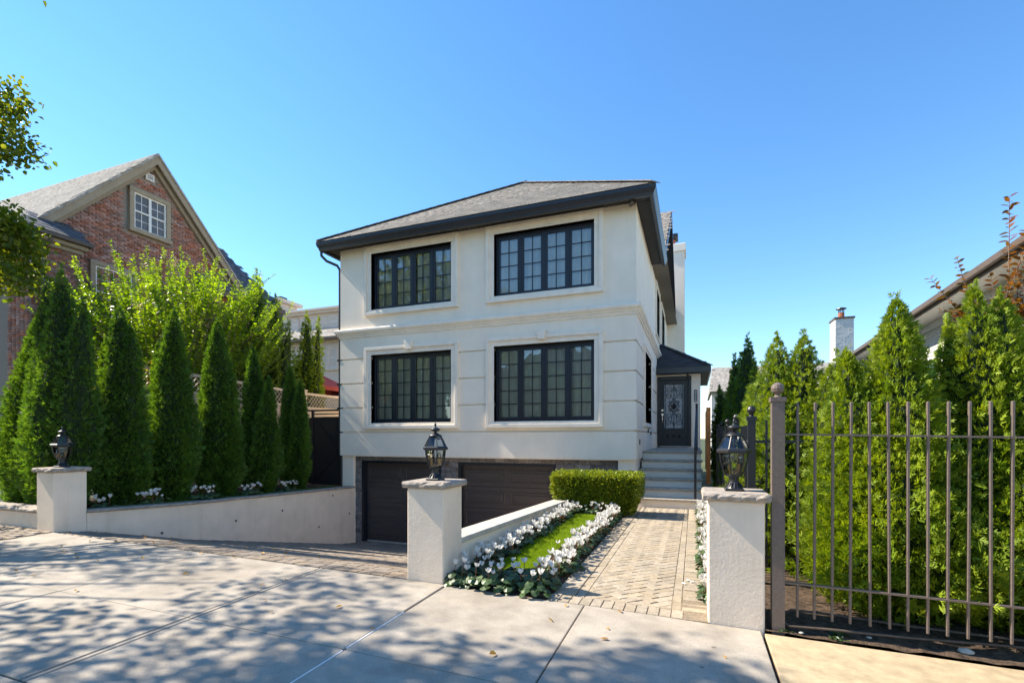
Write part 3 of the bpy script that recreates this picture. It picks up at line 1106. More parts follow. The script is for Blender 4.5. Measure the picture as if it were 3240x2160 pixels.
# porch with the front door ------------------------------------------
VY, VX1 = 17.25, .20
LZ = 1.155
DX0, DX1, DZ0, DZ1 = -1.17, -.085, 1.19, 3.54
m = MB()
m.box(FX1 - .02, DX0, VY, VY + .25, LZ - .1, 3.60)
m.box(DX1, VX1, VY, VY + .25, LZ - .1, 3.60)
m.box(DX0, DX1, VY, VY + .25, DZ1, 3.60)
m.box(VX1 - .25, VX1, VY + .25, 20.5, LZ - .1, 3.60)
m.box(DX0, DX1, VY + .01, VY + .25, LZ - .1, DZ0)
porch = m.build('porch_wall', M['stucco'], house, bevel=.006)
m = MB()
A, B_, C_ = V(FX1 + .0, VY - .33, 3.80), V(.50, VY - .33, 3.80), V(.50, 21.5, 3.80)
T1, T2 = V(FX1, 18.95, 4.93), V(FX1, 19.6, 4.93)
m.add([A, B_, C_, V(FX1, 21.5, 3.80), T1, T2], [(0, 1, 4), (1, 2, 5, 4), (0, 3, 2, 1), (2, 3, 5)])
pr = m.build('porch_roof', M['dark_shingle'], house)
it = shingle_face([A + V(0, -.01, 0), B_ + V(.0, -.01, 0), T1], (1, 0, 0), .13, .22, .014) + shingle_face([B_ + V(.01, 0, 0), C_ + V(.01, 0, 0), T2, T1], (0, 1, 0), .13, .24, .014)
pieces(pr, 'shingle', it, M['dark_shingle'], 'shingle_field', 200, .02)
MB().bar(B_ + V(.0, .0, .02), T1 + V(0, 0, .03), .2, .02).build('hip_cap', M['dark_shingle'], pr)
m = MB()
m.box(FX1 + .004, .515, VY - .36, VY - .31, 3.60, 3.80)
m.box(.465, .515, VY - .31, 21.5, 3.60, 3.80)
m.build('porch_fascia', M['gutter'], house, bevel=.006)
MB().box(FX1 + .004, .465, VY - .31, VY + .02, 3.605, 3.625).box(VX1 + .001, .465, VY + .02, 21.4, 3.605, 3.625).build('porch_soffit', M['soffit'], house)
MB().tube([(-.2, VY - .34, 3.58), (-.2, VY - .34, 3.52), (-.18, VY - .42, 3.50)], .04, 10).build('security_camera', M['black_metal'], house)
m = MB()
m.box(DX0 + .001, DX0 + .10, VY - .03, VY + .12, DZ0, DZ1); m.box(DX1 - .10, DX1 - .001, VY - .03, VY + .12, DZ0, DZ1); m.box(DX0 + .10, DX1 - .10, VY - .03, VY + .12, DZ1 - .13, DZ1 - .001)
m.build('door_frame', M['black_metal'], house, bevel=.01)
d0, d1 = DX0 + .10, DX1 - .10
gx0, gx1, gz0, gz1 = -.945, -.325, 1.80, 3.27
m = MB()
for (p0, p1, q0, q1) in ((d0, gx0, DZ0, DZ1 - .13), (gx1, d1, DZ0, DZ1 - .13), (gx0, gx1, gz1, DZ1 - .13), (gx0, gx1, DZ0, gz0)):
    m.box(p0, p1, VY + .03, VY + .09, q0, q1)
door = m.build('door', M['black_metal'], house)
MB().box(gx0, gx1, VY + .06, VY + .075, gz0, gz1).build('glass', M['rain_glass'], door)
m = MB()
for (p0, p1, q0, q1) in ((gx0 - .03, gx1 + .03, gz1, gz1 + .03), (gx0 - .03, gx1 + .03, gz0 - .03, gz0), (gx0 - .03, gx0, gz0, gz1), (gx1, gx1 + .03, gz0, gz1)):
    m.box(p0, p1, VY + .008, VY + .034, q0, q1)
for (p0, p1, q0, q1) in ((-.97, -.30, 1.615, 1.64), (-.97, -.30, 1.42, 1.445), (-.97, -.945, 1.445, 1.615), (-.325, -.30, 1.445, 1.615)):
    m.box(p0, p1, VY + .008, VY + .034, q0, q1)
for xx in (-.82, -.635, -.45): m.add([(xx - .045, VY + .03, 1.485), (xx + .045, VY + .03, 1.485), (xx + .045, VY + .03, 1.575), (xx - .045, VY + .03, 1.575), (xx, VY - .015, 1.53)], [(0, 1, 4), (1, 2, 4), (2, 3, 4), (3, 0, 4)])
m.build('door_moulding', M['black_metal'], door)
# wrought iron scrolls over the glass
m = MB()
gc = (gx0 + gx1) / 2
ys_ = VY + .045


def spiral(cx, cz, r0, turns, a0, sgn, r=.009):
    pts = []
    for i in range(int(14 * turns) + 1):
        t = i / (14 * turns)
        a = a0 + sgn * t * turns * 2 * math.pi
        q = r0 * (1 - .82 * t)
        pts.append((cx + q * math.cos(a), ys_, cz + q * math.sin(a)))
    m.tube(pts, r, 5)


for s in (-1, 1):
    m.tube([(gc + s * .265, ys_, gz0), (gc + s * .265, ys_, gz1)], .008, 5)
    for (dx, dz, r0, a0, sg) in ((.13, 1.30, .11, -1.5, 1), (.16, 1.08, .10, 1.5, -1), (.14, .42, .10, -1.5, 1), (.16, .20, .115, 1.5, -1), (.12, .86, .06, 0, 1), (.12, .62, .06, 0, -1)):
        spiral(gc + s * dx, gz0 + dz, r0, 1.35, a0 if s > 0 else math.pi - a0, sg * s)
    m.tube([(gc, ys_, gz0 + .08), (gc + s * .10, ys_, gz0 + .30), (gc + s * .03, ys_, gz0 + .52), (gc + s * .17, ys_, gz0 + .735), (gc + s * .03, ys_, gz0 + .95), (gc + s * .10, ys_, gz0 + 1.16), (gc, ys_, gz0 + 1.40)], .009, 5)
m.tube([(gc, ys_, gz0), (gc, ys_, gz1)], .009, 5)
for k_ in range(10):
    a = 2 * math.pi * k_ / 10
    m.tube([(gc, ys_ - .01, gz0 + .735), (gc + .1 * math.cos(a), ys_ - .01, gz0 + .735 + .1 * math.sin(a))], [.012, .02], 5)
m.tube([(gc + .155 * math.cos(i * math.pi / 8), ys_, gz0 + .735 + .155 * math.sin(i * math.pi / 8)) for i in range(17)], .009, 5)
m.build('scrollwork', M['black_metal'], door, smooth=True)
m = MB()
m.box(-1.035, -.975, VY + .0, VY + .031, 2.375, 2.435)
m.box(-1.035, -.975, VY + .0, VY + .031, 2.22, 2.30)
m.tube([(-1.005, VY + .0, 2.23), (-1.005, VY - .06, 2.20), (-1.005, VY - .07, 2.08), (-1.005, VY - .04, 2.0), (-1.005, VY + .02, 1.98)], .015, 8)
m.build('handle', M['chrome'], door)
# house number plaque
m = MB()
px, pz0, pz1, hw = .052, 2.655, 3.075, .048
prof = [(px - hw, pz0 + .03), (px - .03, pz0 + .012), (px, pz0), (px + .03, pz0 + .012), (px + hw, pz0 + .03), (px + hw, pz1 - .03), (px + .03, pz1 - .012), (px, pz1), (px - .03, pz1 - .012), (px - hw, pz1 - .03)]
m.prism([(a, VY - .022, z) for a, z in prof], (0, .02, 0))
plq = m.build('number_plaque', M['black_metal'], house)
for i, chx in enumerate('8008'):
    cu = bpy.data.curves.new('digit', 'FONT')
    cu.body = chx
    cu.size = .115
    cu.extrude = .002
    cu.align_x = 'CENTER'
    cu.materials.append(M['white_paint'])
    tmp = bpy.data.objects.new('digit_outline', cu)
    COL.objects.link(tmp)
    me = bpy.data.meshes.new_from_object(tmp.evaluated_get(bpy.context.evaluated_depsgraph_get()))
    bpy.data.objects.remove(tmp)
    o = bpy.data.objects.new('digit', me)
    link(o, plq)
    o.location = V(px, VY - .025, 2.952 - i * .093) - W[house.name]
    o.rotation_euler = (math.pi / 2, 0, 0)
tag(MB().box(-1.14, -.2, 16.55, 17.15, LZ + .001, LZ + .018).build('door_mat', M['black_metal'], bevel=.005), 'thin black mat lying before the front door', 'mat')

# steps up to the landing
SY0, ST = 10.97, .29
steps = thing('entry_steps', (-.5, 11.0, -.07), 'flight of six rendered steps with grey stone treads leading to the front door', 'steps')
tz = [.166 + .1978 * i for i in range(6)]
m = MB()
for i in range(6):
    ya = SY0 + ST * i + .012
    yb = SY0 + ST * (i + 1) + .02 if i < 5 else VY
    m.box(FX1 + .003, .155, ya, yb, -.5, tz[i] - .052)
m.build('riser', M['stucco'], steps)
for i in range(6):
    ya = SY0 + ST * i - .025
    yb = SY0 + ST * (i + 1) + .012 if i < 5 else VY - .001
    MB().box(FX1 + .002, .185, ya, yb, tz[i] - .052, tz[i]).build('tread', M['tread'], steps, bevel=.012, seg=2)

rail = thing('handrail', (.03, 11.06, tz[0]), 'slim black iron handrail on the right side of the entry steps', 'handrail')
m = MB().box(.0, .05, 11.04, 11.09, tz[0], tz[0] + 1.12).build('post', M['black_metal'], rail)
m = MB().box(.035, .085, 12.58, 12.63, tz[5], tz[5] + 1.06)
m.lathe(.06, 12.605, [(.03, tz[5] + 1.06), (.04, tz[5] + 1.075), (.02, tz[5] + 1.09), (.035, tz[5] + 1.12), (.02, tz[5] + 1.15), (.004, tz[5] + 1.155)], 10).build('post', M['black_metal'], rail)
MB().bar((.025, 11.03, tz[0] + 1.10), (.06, 12.61, tz[5] + 1.03), .05, .035).build('top_rail', M['black_metal'], rail)
MB().bar((.025, 11.09, tz[0] + .22), (.06, 12.58, tz[5] + .16), .02, .02).build('lower_rail', M['black_metal'], rail)
for i in range(1, 10):
    t = i / 10
    x, y = .025 + .035 * t, 11.065 + 1.54 * t
    MB().box(x - .008, x + .008, y - .008, y + .008, tz[0] + .22 + (tz[5] - tz[0] - .06) * t, tz[0] + 1.09 + (tz[5] - tz[0] - .07) * t).build('baluster', M['black_metal'], rail)

# ------------------------------------------------------------------ pillars, walls, lanterns
def rock_slab(m, x0, x1, y0, y1, z0, z1, rough=.008, step=.035, rnd=R):
    """flat stone with hewn edges"""
    per = []
    def side(a, b, n):
        L = math.dist(a, b)
        k = max(2, int(L / step))
        for i in range(k):
            t = i / k
            per.append((a[0] + (b[0] - a[0]) * t, a[1] + (b[1] - a[1]) * t, n))
    side((x0, y0), (x1, y0), (0, -1)); side((x1, y0), (x1, y1), (1, 0)); side((x1, y1), (x0, y1), (0, 1)); side((x0, y1), (x0, y0), (-1, 0))
    n = len(per)
    H = z1 - z0
    rings = [(z0, -.012), (z0 + H * .25, .004), (z0 + H * .6, .008), (z0 + H * .88, -.002), (z1, -.014)]
    vs, fs = [], []
    for k, (z, o) in enumerate(rings):
        for (x, y, nn) in per:
            q = o + rnd.uniform(-rough, rough) * (.5 if k in (0, 4) else 1)
            vs.append((x + nn[0] * q, y + nn[1] * q, z + (rnd.uniform(-rough, rough) * .35 if 0 < k < 4 else 0)))
    for k in range(len(rings) - 1):
        for i in range(n):
            fs.append((k * n + i, k * n + (i + 1) % n, (k + 1) * n + (i + 1) % n, (k + 1) * n + i))
    fs.append(tuple(range(n))[::-1]); fs.append(tuple((len(rings) - 1) * n + i for i in range(n)))
    m.add(vs, fs)
    return m


CAPT = 1.032
for (x0, label) in ((-9.21, 'cream rendered gate pillar before the left row of dark arborvitae'), (-2.772, 'cream rendered gate pillar between the driveway and the white flower bed'), (.108, 'cream rendered gate pillar beside the brown iron fence')):
    x1 = x0 + .42
    zb = G(x0 + .2)
    t = thing('gate_pillar', (x0 + .21, 4.53, zb), label, 'pillar', 'stone capped gate pillars')
    MB().box(x0, x1, 4.32, 4.74, zb - .4, .965).build('shaft', M['pillar_stucco'], t, bevel=.012, seg=2)
    rock_slab(MB(), x0 - .038, x1 + .038, 4.282, 4.778, .965, CAPT).build('cap_stone', M['capstone'], t)


def lantern(x, y, z, label):
    t = thing('post_lantern', (x, y, z), label, 'lantern', 'black glass lanterns on the gate pillars')
    MB().box(x - .075, x + .075, y - .075, y + .075, z, z + .022).build('base_plate', M['black_metal'], t, bevel=.006)
    m = MB().lathe(x, y, [(.07, z + .022), (.062, z + .035), (.045, z + .055), (.038, z + .08), (.038, z + .125)], 16)
    for k in range(16):
        a = 2 * math.pi * k / 16
        m.tube([(x + .066 * math.cos(a), y + .066 * math.sin(a), z + .03), (x + .042 * math.cos(a), y + .042 * math.sin(a), z + .068)], .005, 4)
    m.build('pedestal', M['black_metal'], t)
    n, ph = 6, math.radians(8)
    prof = [(.058, .125), (.082, .175), (.098, .225), (.107, .275), (.110, .318)]
    up = [(.122, .352), (.105, .385), (.085, .425), (.062, .462)]
    pt = lambda r_, zz, k: (x + r_ * math.cos(ph + k * math.pi / 3), y + r_ * math.sin(ph + k * math.pi / 3), z + zz)
    for k in range(n):
        m = MB()
        for (r0, z0), (r1, z1) in zip(prof, prof[1:]): m.poly([pt(r0, z0, k), pt(r0, z0, k + 1), pt(r1, z1, k + 1), pt(r1, z1, k)])
        m.build('glass_pane', M['clear_glass'], t)
        m = MB()
        for (r0, z0), (r1, z1) in zip(up, up[1:]): m.poly([pt(r0, z0, k), pt(r0, z0, k + 1), pt(r1, z1, k + 1), pt(r1, z1, k)])
        m.build('roof_pane', M['clear_glass'], t)
        MB().tube([pt(r_ * 1.01, zz, k) for r_, zz in prof], .006, 5).tube([pt(r_ * 1.01, zz, k) for r_, zz in up], .0055, 5).build('rib', M['black_metal'], t)
    MB().lathe(x, y, [(.05, z + .118), (.066, z + .120), (.066, z + .132), (.05, z + .134)], 6, ph).build('glass_seat', M['black_metal'], t)
    MB().lathe(x, y, [(.105, z + .316), (.128, z + .318), (.142, z + .330), (.140, z + .345), (.125, z + .356), (.105, z + .356)], 6, ph).build('rim', M['black_metal'], t)
    MB().lathe(x, y, [(.068, z + .458), (.072, z + .462), (.06, z + .478), (.03, z + .495), (.013, z + .502), (.013, z + .512), (.045, z + .522), (.052, z + .534), (.045, z + .546), (.016, z + .556), (.009, z + .566), (.013, z + .578), (.009, z + .596), (.002, z + .612)], 18).build('finial', M['black_metal'], t, smooth=True)
    MB().tube([(x, y, z + .12), (x, y, z + .19)], .012, 8).build('stem', M['black_metal'], t)
    for k in range(2):
        a = .6 + k * math.pi
        cx, cy = x + .042 * math.cos(a), y + .042 * math.sin(a)
        m = MB().tube([(x, y, z + .15), (cx, cy, z + .16), (cx, cy, z + .175)], .006, 6)
        m.lathe(cx, cy, [(.013, z + .175), (.013, z + .225)], 10)
        m.build('candle_sleeve', M['amber'], t)
        MB().lathe(cx, cy, [(.010, z + .225), (.022, z + .25), (.020, z + .27), (.004, z + .295)], 10).build('bulb', M['bulb'], t, smooth=True)
    return t


lantern(-9.0, 4.53, CAPT, 'black glass lantern on the pillar before the dark arborvitae')
lantern(-2.56, 4.53, CAPT, 'black glass lantern on the pillar in front of the garage doors')
lantern(.318, 4.53, CAPT, 'black glass lantern on the pillar next to the brown fence')

# left driveway wall with its coping
LW = thing('driveway_wall', (-8.9, 7.8, -1.2), 'long cream rendered wall along the driveway with grey stone coping', 'wall')
zc = lambda y: lerp_table([(4.74, .318), (6.27, .236), (11.05, .095)], y)
m = MB()
ysw = [4.74, 5.5, 6.27, 7.5, 9, 10.2, 11.06]
for a, c in zip(ysw, ysw[1:]):
    m.hexa([(-8.985, a, -1.7), (-8.79, a, -1.7), (-8.79, c, -1.7), (-8.985, c, -1.7), (-8.985, a, zc(a)), (-8.79, a, zc(a)), (-8.79, c, zc(c)), (-8.985, c, zc(c))])
m.build('wall', M['pillar_stucco'], LW)
ysc = [4.745, 6.27, 7.75, 9.3, 11.05]
for a, c in zip(ysc, ysc[1:]):
    m = MB()
    rock_slab(m, -9.01, -8.755, a + .003, c - .003, 0, .05, .005, .06)
    m.v = [(x, y, z + zc(min(max(y, 4.74), 11.05))) for x, y, z in m.v]
    m.build('coping_stone', M['capstone'], LW)
for (y, z) in ((5.87, -.20), (7.35, -.22), (8.55, -.18), (9.7, -.75), (10.2, -.02), (10.85, -.58)):
    MB().tube([(-8.795, y, z), (-8.786, y, z)], .024, 10).build('weep_hole', M['frame_black'], LW)

# low front wall left of the pillar and the pier at the picture's edge
FW = thing('front_wall', (-12, 4.45, .1), 'low cream rendered wall with grey coping left of the first pillar', 'wall')
MB().box(-16, -9.211, 4.36, 4.62, -.3, .345).build('wall', M['pillar_stucco'], FW)
for a, c in ((-16, -13.3), (-13.29, -11.2), (-11.19, -9.23)):
    rock_slab(MB(), a, c, 4.32, 4.66, .345, .405, .006, .06).build('coping_stone', M['capstone'], FW)
PR = thing('side_wall', (-12.5, 5.5, .2), 'tall end of a cream rendered wall behind the low front wall', 'wall')
MB().box(-13.4, -11.98, 5.3, 5.55, -.2, .90).build('wall', M['pillar_stucco'], PR)
rock_slab(MB(), -13.45, -11.94, 5.26, 5.59, .90, .97, .006, .06).build('coping_stone', M['capstone'], PR)

# retaining wall between driveway and flower bed
RW = thing('retaining_wall', (-2.5, 7.5, -1.2), 'narrow cream wall with pale coping between the garage ramp and the flowers', 'wall')
rz = lambda y: lerp_table([(4.70, .343), (9.4, .183), (11.05, .13)], y)
m = MB()
for a, c in ((4.72, 7.0), (7.0, 9.4), (9.4, 11.05)):
    m.hexa([(-2.62, a, -1.7), (-2.385, a, -1.7), (-2.385, c, -1.7), (-2.62, c, -1.7), (-2.62, a, rz(a)), (-2.385, a, rz(a)), (-2.385, c, rz(c)), (-2.62, c, rz(c))])
m.build('wall', M['stucco'], RW)
for a, c in ((4.725, 6.2), (6.2, 7.9), (7.9, 9.6), (9.6, 11.05)):
    m = MB().hexa([(-2.65, a + .002, rz(a)), (-2.35, a + .002, rz(a)), (-2.35, c - .002, rz(c)), (-2.65, c - .002, rz(c)), (-2.65, a + .002, rz(a) + .058), (-2.35, a + .002, rz(a) + .058), (-2.35, c - .002, rz(c) + .058), (-2.65, c - .002, rz(c) + .058)])
    m.build('coping_stone', M['coping'], RW, bevel=.008)

# ------------------------------------------------------------------ fences
BF = thing('iron_fence', (2.2, 4.37, 0), 'brown iron fence of square bars in front of the bright arborvitae', 'fence')
fz = lambda x: -.017 * (x - .65)
m = MB().box(.578, .668, 4.325, 4.415, -.4, 1.775)
m.box(.568, .678, 4.315, 4.425, 1.765, 1.80)
m.lathe(.623, 4.37, [(.034, 1.80), (.02, 1.815), (.02, 1.825), (.042, 1.845), (.048, 1.872), (.042, 1.898), (.015, 1.918), (.002, 1.921)], 14)
m.build('post', M['brown_paint'], BF)
x = .762
i = 0
while x < 4.9:
    d = R.uniform(-.004, .004)
    MB().hexa([(x - .009 + d * -2, 4.359, .072 + fz(x)), (x + .009 + d * -2, 4.359, .072 + fz(x)), (x + .009 + d * -2, 4.381, .072 + fz(x)), (x - .009 + d * -2, 4.381, .072 + fz(x)),
               (x - .009 + d, 4.359, 1.758 + fz(x)), (x + .009 + d, 4.359, 1.758 + fz(x)), (x + .009 + d, 4.381, 1.758 + fz(x)), (x - .009 + d, 4.381, 1.758 + fz(x))]).build('bar', M['brown_paint'], BF, bevel=.004)
    x += .1185
    i += 1
for z in (1.507, .335):
    MB().bar((.66, 4.37, z), (5.0, 4.37, z + fz(5.0) - fz(.66)), .036, .014).build('rail', M['brown_paint'], BF)

KF = thing('black_fence', (.56, 8.4, -.03), 'black iron fence with ball topped posts running back beside the path', 'fence')
KX = .56
posts = [5.62, 7.55, 9.48, 11.35, 13.2]
for y in posts:
    m = MB().box(KX - .036, KX + .036, y - .036, y + .036, -.3, 1.66)
    m.box(KX - .046, KX + .046, y - .046, y + .046, 1.66, 1.70)
    m.lathe(KX, y, [(.03, 1.70), (.018, 1.715), (.03, 1.735), (.042, 1.76), (.042, 1.775), (.03, 1.80), (.003, 1.815)], 12)
    m.build('post', M['black_metal'], KF)
for a, c in zip(posts, posts[1:]):
    for z in (1.44, .25): MB().bar((KX, a, z), (KX, c, z), .03, .03).build('rail', M['black_metal'], KF)
    y = a + .1
    while y < c - .05:
        MB().box(KX - .009, KX + .009, y - .009, y + .009, .1, 1.62).build('bar', M['black_metal'], KF)
        y += .107
for z in (1.44, .25): MB().bar((KX, 5.62, z), (2.4, 5.62, z), .03, .03).build('rail', M['black_metal'], KF)
x = KX + .14
while x < 2.4:
    MB().box(x - .009, x + .009, 5.611, 5.629, .1, 1.66).build('bar', M['black_metal'], KF)
    x += .145

VF = thing('vinyl_fence', (-10.95, 11, .2), 'beige vinyl fence with lattice top behind the arborvitae row', 'fence')
VXF = -10.95
vp = [6.5, 9.0, 11.48, 13.95, 16.4]
vz = lambda y: lerp_table([(6.5, 3.0), (9.0, 2.92), (11.48, 2.815), (16.4, 2.80)], y)
for y in vp:
    MB().box(VXF - .055, VXF + .055, y - .055, y + .055, -.1, vz(y) + .06).box(VXF - .07, VXF + .07, y - .07, y + .07, vz(y) + .06, vz(y) + .1).build('post', M['vinyl'], VF)
for a, c in zip(vp, vp[1:]):
    a0, c0 = a + .055, c - .055
    for dz, h in ((-.05, .07), (-.47, .07)):
        MB().hexa([(VXF - .022, a0, vz(a) + dz), (VXF + .022, a0, vz(a) + dz), (VXF + .022, c0, vz(c) + dz), (VXF - .022, c0, vz(c) + dz),
                   (VXF - .022, a0, vz(a) + dz + h), (VXF + .022, a0, vz(a) + dz + h), (VXF + .022, c0, vz(c) + dz + h), (VXF - .022, c0, vz(c) + dz + h)]).build('rail', M['vinyl'], VF)
    y = a0 + .02
    while y < c0 - .1:
        zt = vz(y) - .05; zb = vz(y) - .40
        for s, dx in ((1, .004), (-1, -.004)):
            ya, yb = (y, y + .30) if s > 0 else (y + .30, y)
            if yb > c0 or ya > c0: continue
            MB().bar((VXF + dx, ya, zb), (VXF + dx, yb, zt), .007, .034, up=(1, 0, 0)).build('lattice_slat', M['vinyl'], VF)
        y += .125
    y = a0
    while y < c0 - .02:
        w = min(.15, c0 - y)
        MB().box(VXF - .012, VXF + .012, y + .002, y + w - .002, .1, min(vz(a), vz(c)) - .44).build('board', M['vinyl'], VF)
        y += .15

GT = thing('black_gate', (-10.0, 11.2, .1), 'solid black metal gate at the left corner of the stucco house', 'gate')
for x in (-10.82, -10.362, -9.33):
    MB().box(x - .03, x + .03, 11.17, 11.23, -.1, 2.27).build('post', M['black_metal'], GT)
MB().box(-10.85, -9.30, 11.175, 11.225, 2.24, 2.285).build('top_rail', M['black_metal'], GT)
MB().box(-10.79, -10.392, 11.19, 11.21, .16, 2.06).build('panel', M['black_metal'], GT)
MB().box(-10.33, -9.36, 11.19, 11.21, .16, 2.06).build('panel', M['black_metal'], GT)
for a, c in (((-10.33, 11.18, .2), (-9.36, 11.18, 1.1)), ((-10.33, 11.18, 1.1), (-9.36, 11.18, 1.12)), ((-10.33, 11.18, 2.05), (-9.36, 11.18, 1.15)), ((-10.33, 11.18, 2.06), (-9.36, 11.18, 2.06)), ((-10.33, 11.18, .16), (-9.36, 11.18, .16)), ((-10.33, 11.18, 2.16), (-9.36, 11.18, 2.16))):
    MB().bar(a, c, .02, .03).build('brace', M['black_metal'], GT)
tag(MB().box(.30, .38, 13.4, 15.0, .6, 2.2).box(.29, .395, 13.35, 13.42, .3, 2.25).build('wooden_screen', M['orange_wood']), 'orange brown wooden screen standing just right of the porch', 'screen')

# ------------------------------------------------------------------ red brick neighbour
BH = thing('brick_house', (-20, 12, .4), 'red brick house with steep gable and tan trim', 'house')
bx = -18.0
RK = 1.09
PKB = (11.69, 11.47)
zr = lambda y: PKB[1] - abs(y - PKB[0]) * RK
m = MB()
m.prism([(bx - .02, 7.9, 0), (bx - .02, 15.6, 0), (bx - .02, 15.6, zr(15.6) - .35), (bx - .02, PKB[0], PKB[1] - .35), (bx - .02, 7.9, zr(7.9) - .35)], (-10, 0, 0))
bw = m.build('wall', M['mortar'], BH)
it = []
z, row = 2.0, 0
hole = (10.88, 12.30, 8.50, 10.1)
vent = (11.42, 11.74, 10.50, 10.78)
while z < 11.3:
    y = 7.95 - (.105 if row % 2 else 0)
    while y < 15.4:
        ya, yb = y + .0, y + .205
        bad = any(ya < h[1] and yb > h[0] and z + .065 > h[2] and z < h[3] for h in (hole, vent))
        if not bad and z + .07 < min(zr(ya), zr(yb)) - .42 and ya > 7.9:
            it.append((V(bx - .012, (ya + yb) / 2, z + .034), V(0, .198, 0), V(0, 0, .060), V(.04 + R.uniform(-.004, .004), 0, 0)))
        y += .21
    z += .0715
    row += 1
pieces(bw, 'brick', it, M['brick'], 'brickwork', 300, .03)
m = MB()
for ya, yb in ((7.5, PKB[0]), (16.2, PKB[0])):
    za, zb = zr(ya), zr(yb)
    if ya > yb: pass
    m.prism([(bx + .30, ya, za), (bx + .30, yb, zb), (bx + .30, yb, zb - .36), (bx + .30, ya, za - .36)], (-.06, 0, 0))
    m.prism([(bx + .24, ya, za - .2), (bx + .24, yb, zb - .2), (bx + .24, yb, zb - .26), (bx + .24, ya, za - .26)], (-.26, 0, 0))
    m.prism([(bx + .12, ya, za - .27), (bx + .12, yb, zb - .27), (bx + .12, yb, zb - .52), (bx + .12, ya, za - .52)], (-.13, 0, 0))
m.build('rake_trim', M['tan_trim'], BH)
rf = MB()
for ya in (7.35, 16.2):
    rf.prism([(bx + .34, ya, zr(ya) + .02), (bx + .34, PKB[0], PKB[1] + .02), (bx + .34, PKB[0], PKB[1] - .08), (bx + .34, ya, zr(ya) - .08)], (-14, 0, 0))
rf = rf.build('roof', M['pale_shingle'], BH)
it = shingle_face([(bx + .35, 7.35, zr(7.35) + .02), (bx + .35, PKB[0], PKB[1] + .02), (bx - 12, PKB[0], PKB[1] + .02), (bx - 12, 7.35, zr(7.35) + .02)], (1, 0, 0), .16, .34, .014)
pieces(rf, 'shingle', it, M['pale_shingle'], 'shingle_field', 300, .02)


def sash_window(name, f, a0, a1, z0, z1, parent, cols, rows, frame_mat, units=1, trim=None, tw=.12):
    m = MB()
    fw = .05
    for (p0, p1, q0, q1) in ((a0, a1, z1 - fw, z1), (a0, a1, z0, z0 + fw), (a0, a0 + fw, z0 + fw, z1 - fw), (a1 - fw, a1, z0 + fw, z1 - fw)):
        mbox(m, f, p0, p1, -.06, .02, q0, q1)
    uw = (a1 - a0) / units
    for u in range(1, units): mbox(m, f, a0 + uw * u - .04, a0 + uw * u + .04, -.06, .02, z0 + fw, z1 - fw)
    zm = (z0 + z1) / 2
    for u in range(units):
        b0 = a0 + uw * u + (.04 if u else fw); b1 = a0 + uw * (u + 1) - (.04 if u < units - 1 else fw)
        mbox(m, f, b0, b1, -.05, .008, zm - .025, zm + .025)
        for c in range(1, cols): mbox(m, f, b0 + (b1 - b0) * c / cols - .009, b0 + (b1 - b0) * c / cols + .009, -.04, -.018, z0 + fw, z1 - fw)
        for (q0, q1) in ((z0 + fw, zm - .025), (zm + .025, z1 - fw)):
            for r_ in range(1, rows): mbox(m, f, b0, b1, -.04, -.019, q0 + (q1 - q0) * r_ / rows - .009, q0 + (q1 - q0) * r_ / rows + .009)
    w = m.build(name, frame_mat, parent)
    for u in range(units):
        b0 = a0 + uw * u + (.04 if u else fw); b1 = a0 + uw * (u + 1) - (.04 if u < units - 1 else fw)
        for (q0, q1) in ((z0 + fw, zm - .025), (zm + .025, z1 - fw)):
            MB().poly([f(b0, -.03, q0), f(b1, -.03, q0), f(b1, -.03, q1), f(b0, -.03, q1)]).build('pane', M['far_pane'], w)
    mm = MB()
    mbox(mm, f, a0, a1, -.07, -.061, z0, z1)
    mm.build('dark_backing', M['room'], w)  # flat dark sheet standing in for the dim room behind the glass
    if trim:
        t = MB()
        for (p0, p1, q0, q1) in ((a0 - tw, a1 + tw, z1, z1 + tw), (a0 - tw, a0, z0, z1), (a1, a1 + tw, z0, z1)):
            mbox(t, f, p0, p1, -.05, .07, q0, q1)
        mbox(t, f, a0 - tw - .03, a1 + tw + .03, -.05, .12, z0 - tw, z0)
        t.build('window_trim', trim, parent, bevel=.01)
    return w


mB = lambda a, d, z: (bx + .03 + d, a, z)
sash_window('window', mB, 11.05, 12.13, 8.66, 9.90, BH, 2, 2, M['white'], 2, M['tan_trim'], .15)
sash_window('window', mB, 9.9, 11.0, 5.4, 7.0, BH, 2, 2, M['white'], 1, M['tan_trim'], .15)
m = MB()
mbox(m, mB, 11.44, 11.72, -.02, .03, 10.52, 10.56); mbox(m, mB, 11.44, 11.72, -.02, .03, 10.72, 10.76)
mbox(m, mB, 11.44, 11.48, -.02, .03, 10.56, 10.72); mbox(m, mB, 11.68, 11.72, -.02, .03, 10.56, 10.72)
for i in range(3): mbox(m, mB, 11.48, 11.68, -.02, .02, 10.575 + i * .05, 10.595 + i * .05)
m.build('gable_vent', M['white'], BH)
# slate hip behind the gable
m = MB()
m.add([V(-17.55, 13.3, 7.30), V(-17.55, 17.1, 7.30), V(-22.5, 14.6, 12.75), V(-22.5, 13.3, 12.75), V(-22.5, 22.0, 7.3)], [(0, 1, 2, 3), (1, 4, 2)])
rr = m.build('slate_roof', M['slate'], BH)
it = shingle_face([(-17.5, 13.3, 7.31), (-17.5, 17.1, 7.31), (-22.5, 14.6, 12.76), (-22.5, 13.3, 12.76)], (0, 1, 0), .2, .3, .02)
pieces(rr, 'slate', it, M['slate'], 'slate_field', 200, .02)
MB().box(-24, -17.9, 15.0, 16.9, 0, 7.1).build('rear_wall', M['mortar'], BH)
MB().box(-17.72, -17.5, 13.3, 17.2, 7.1, 7.30).build('rear_gutter', M['brown_gutter'], BH)
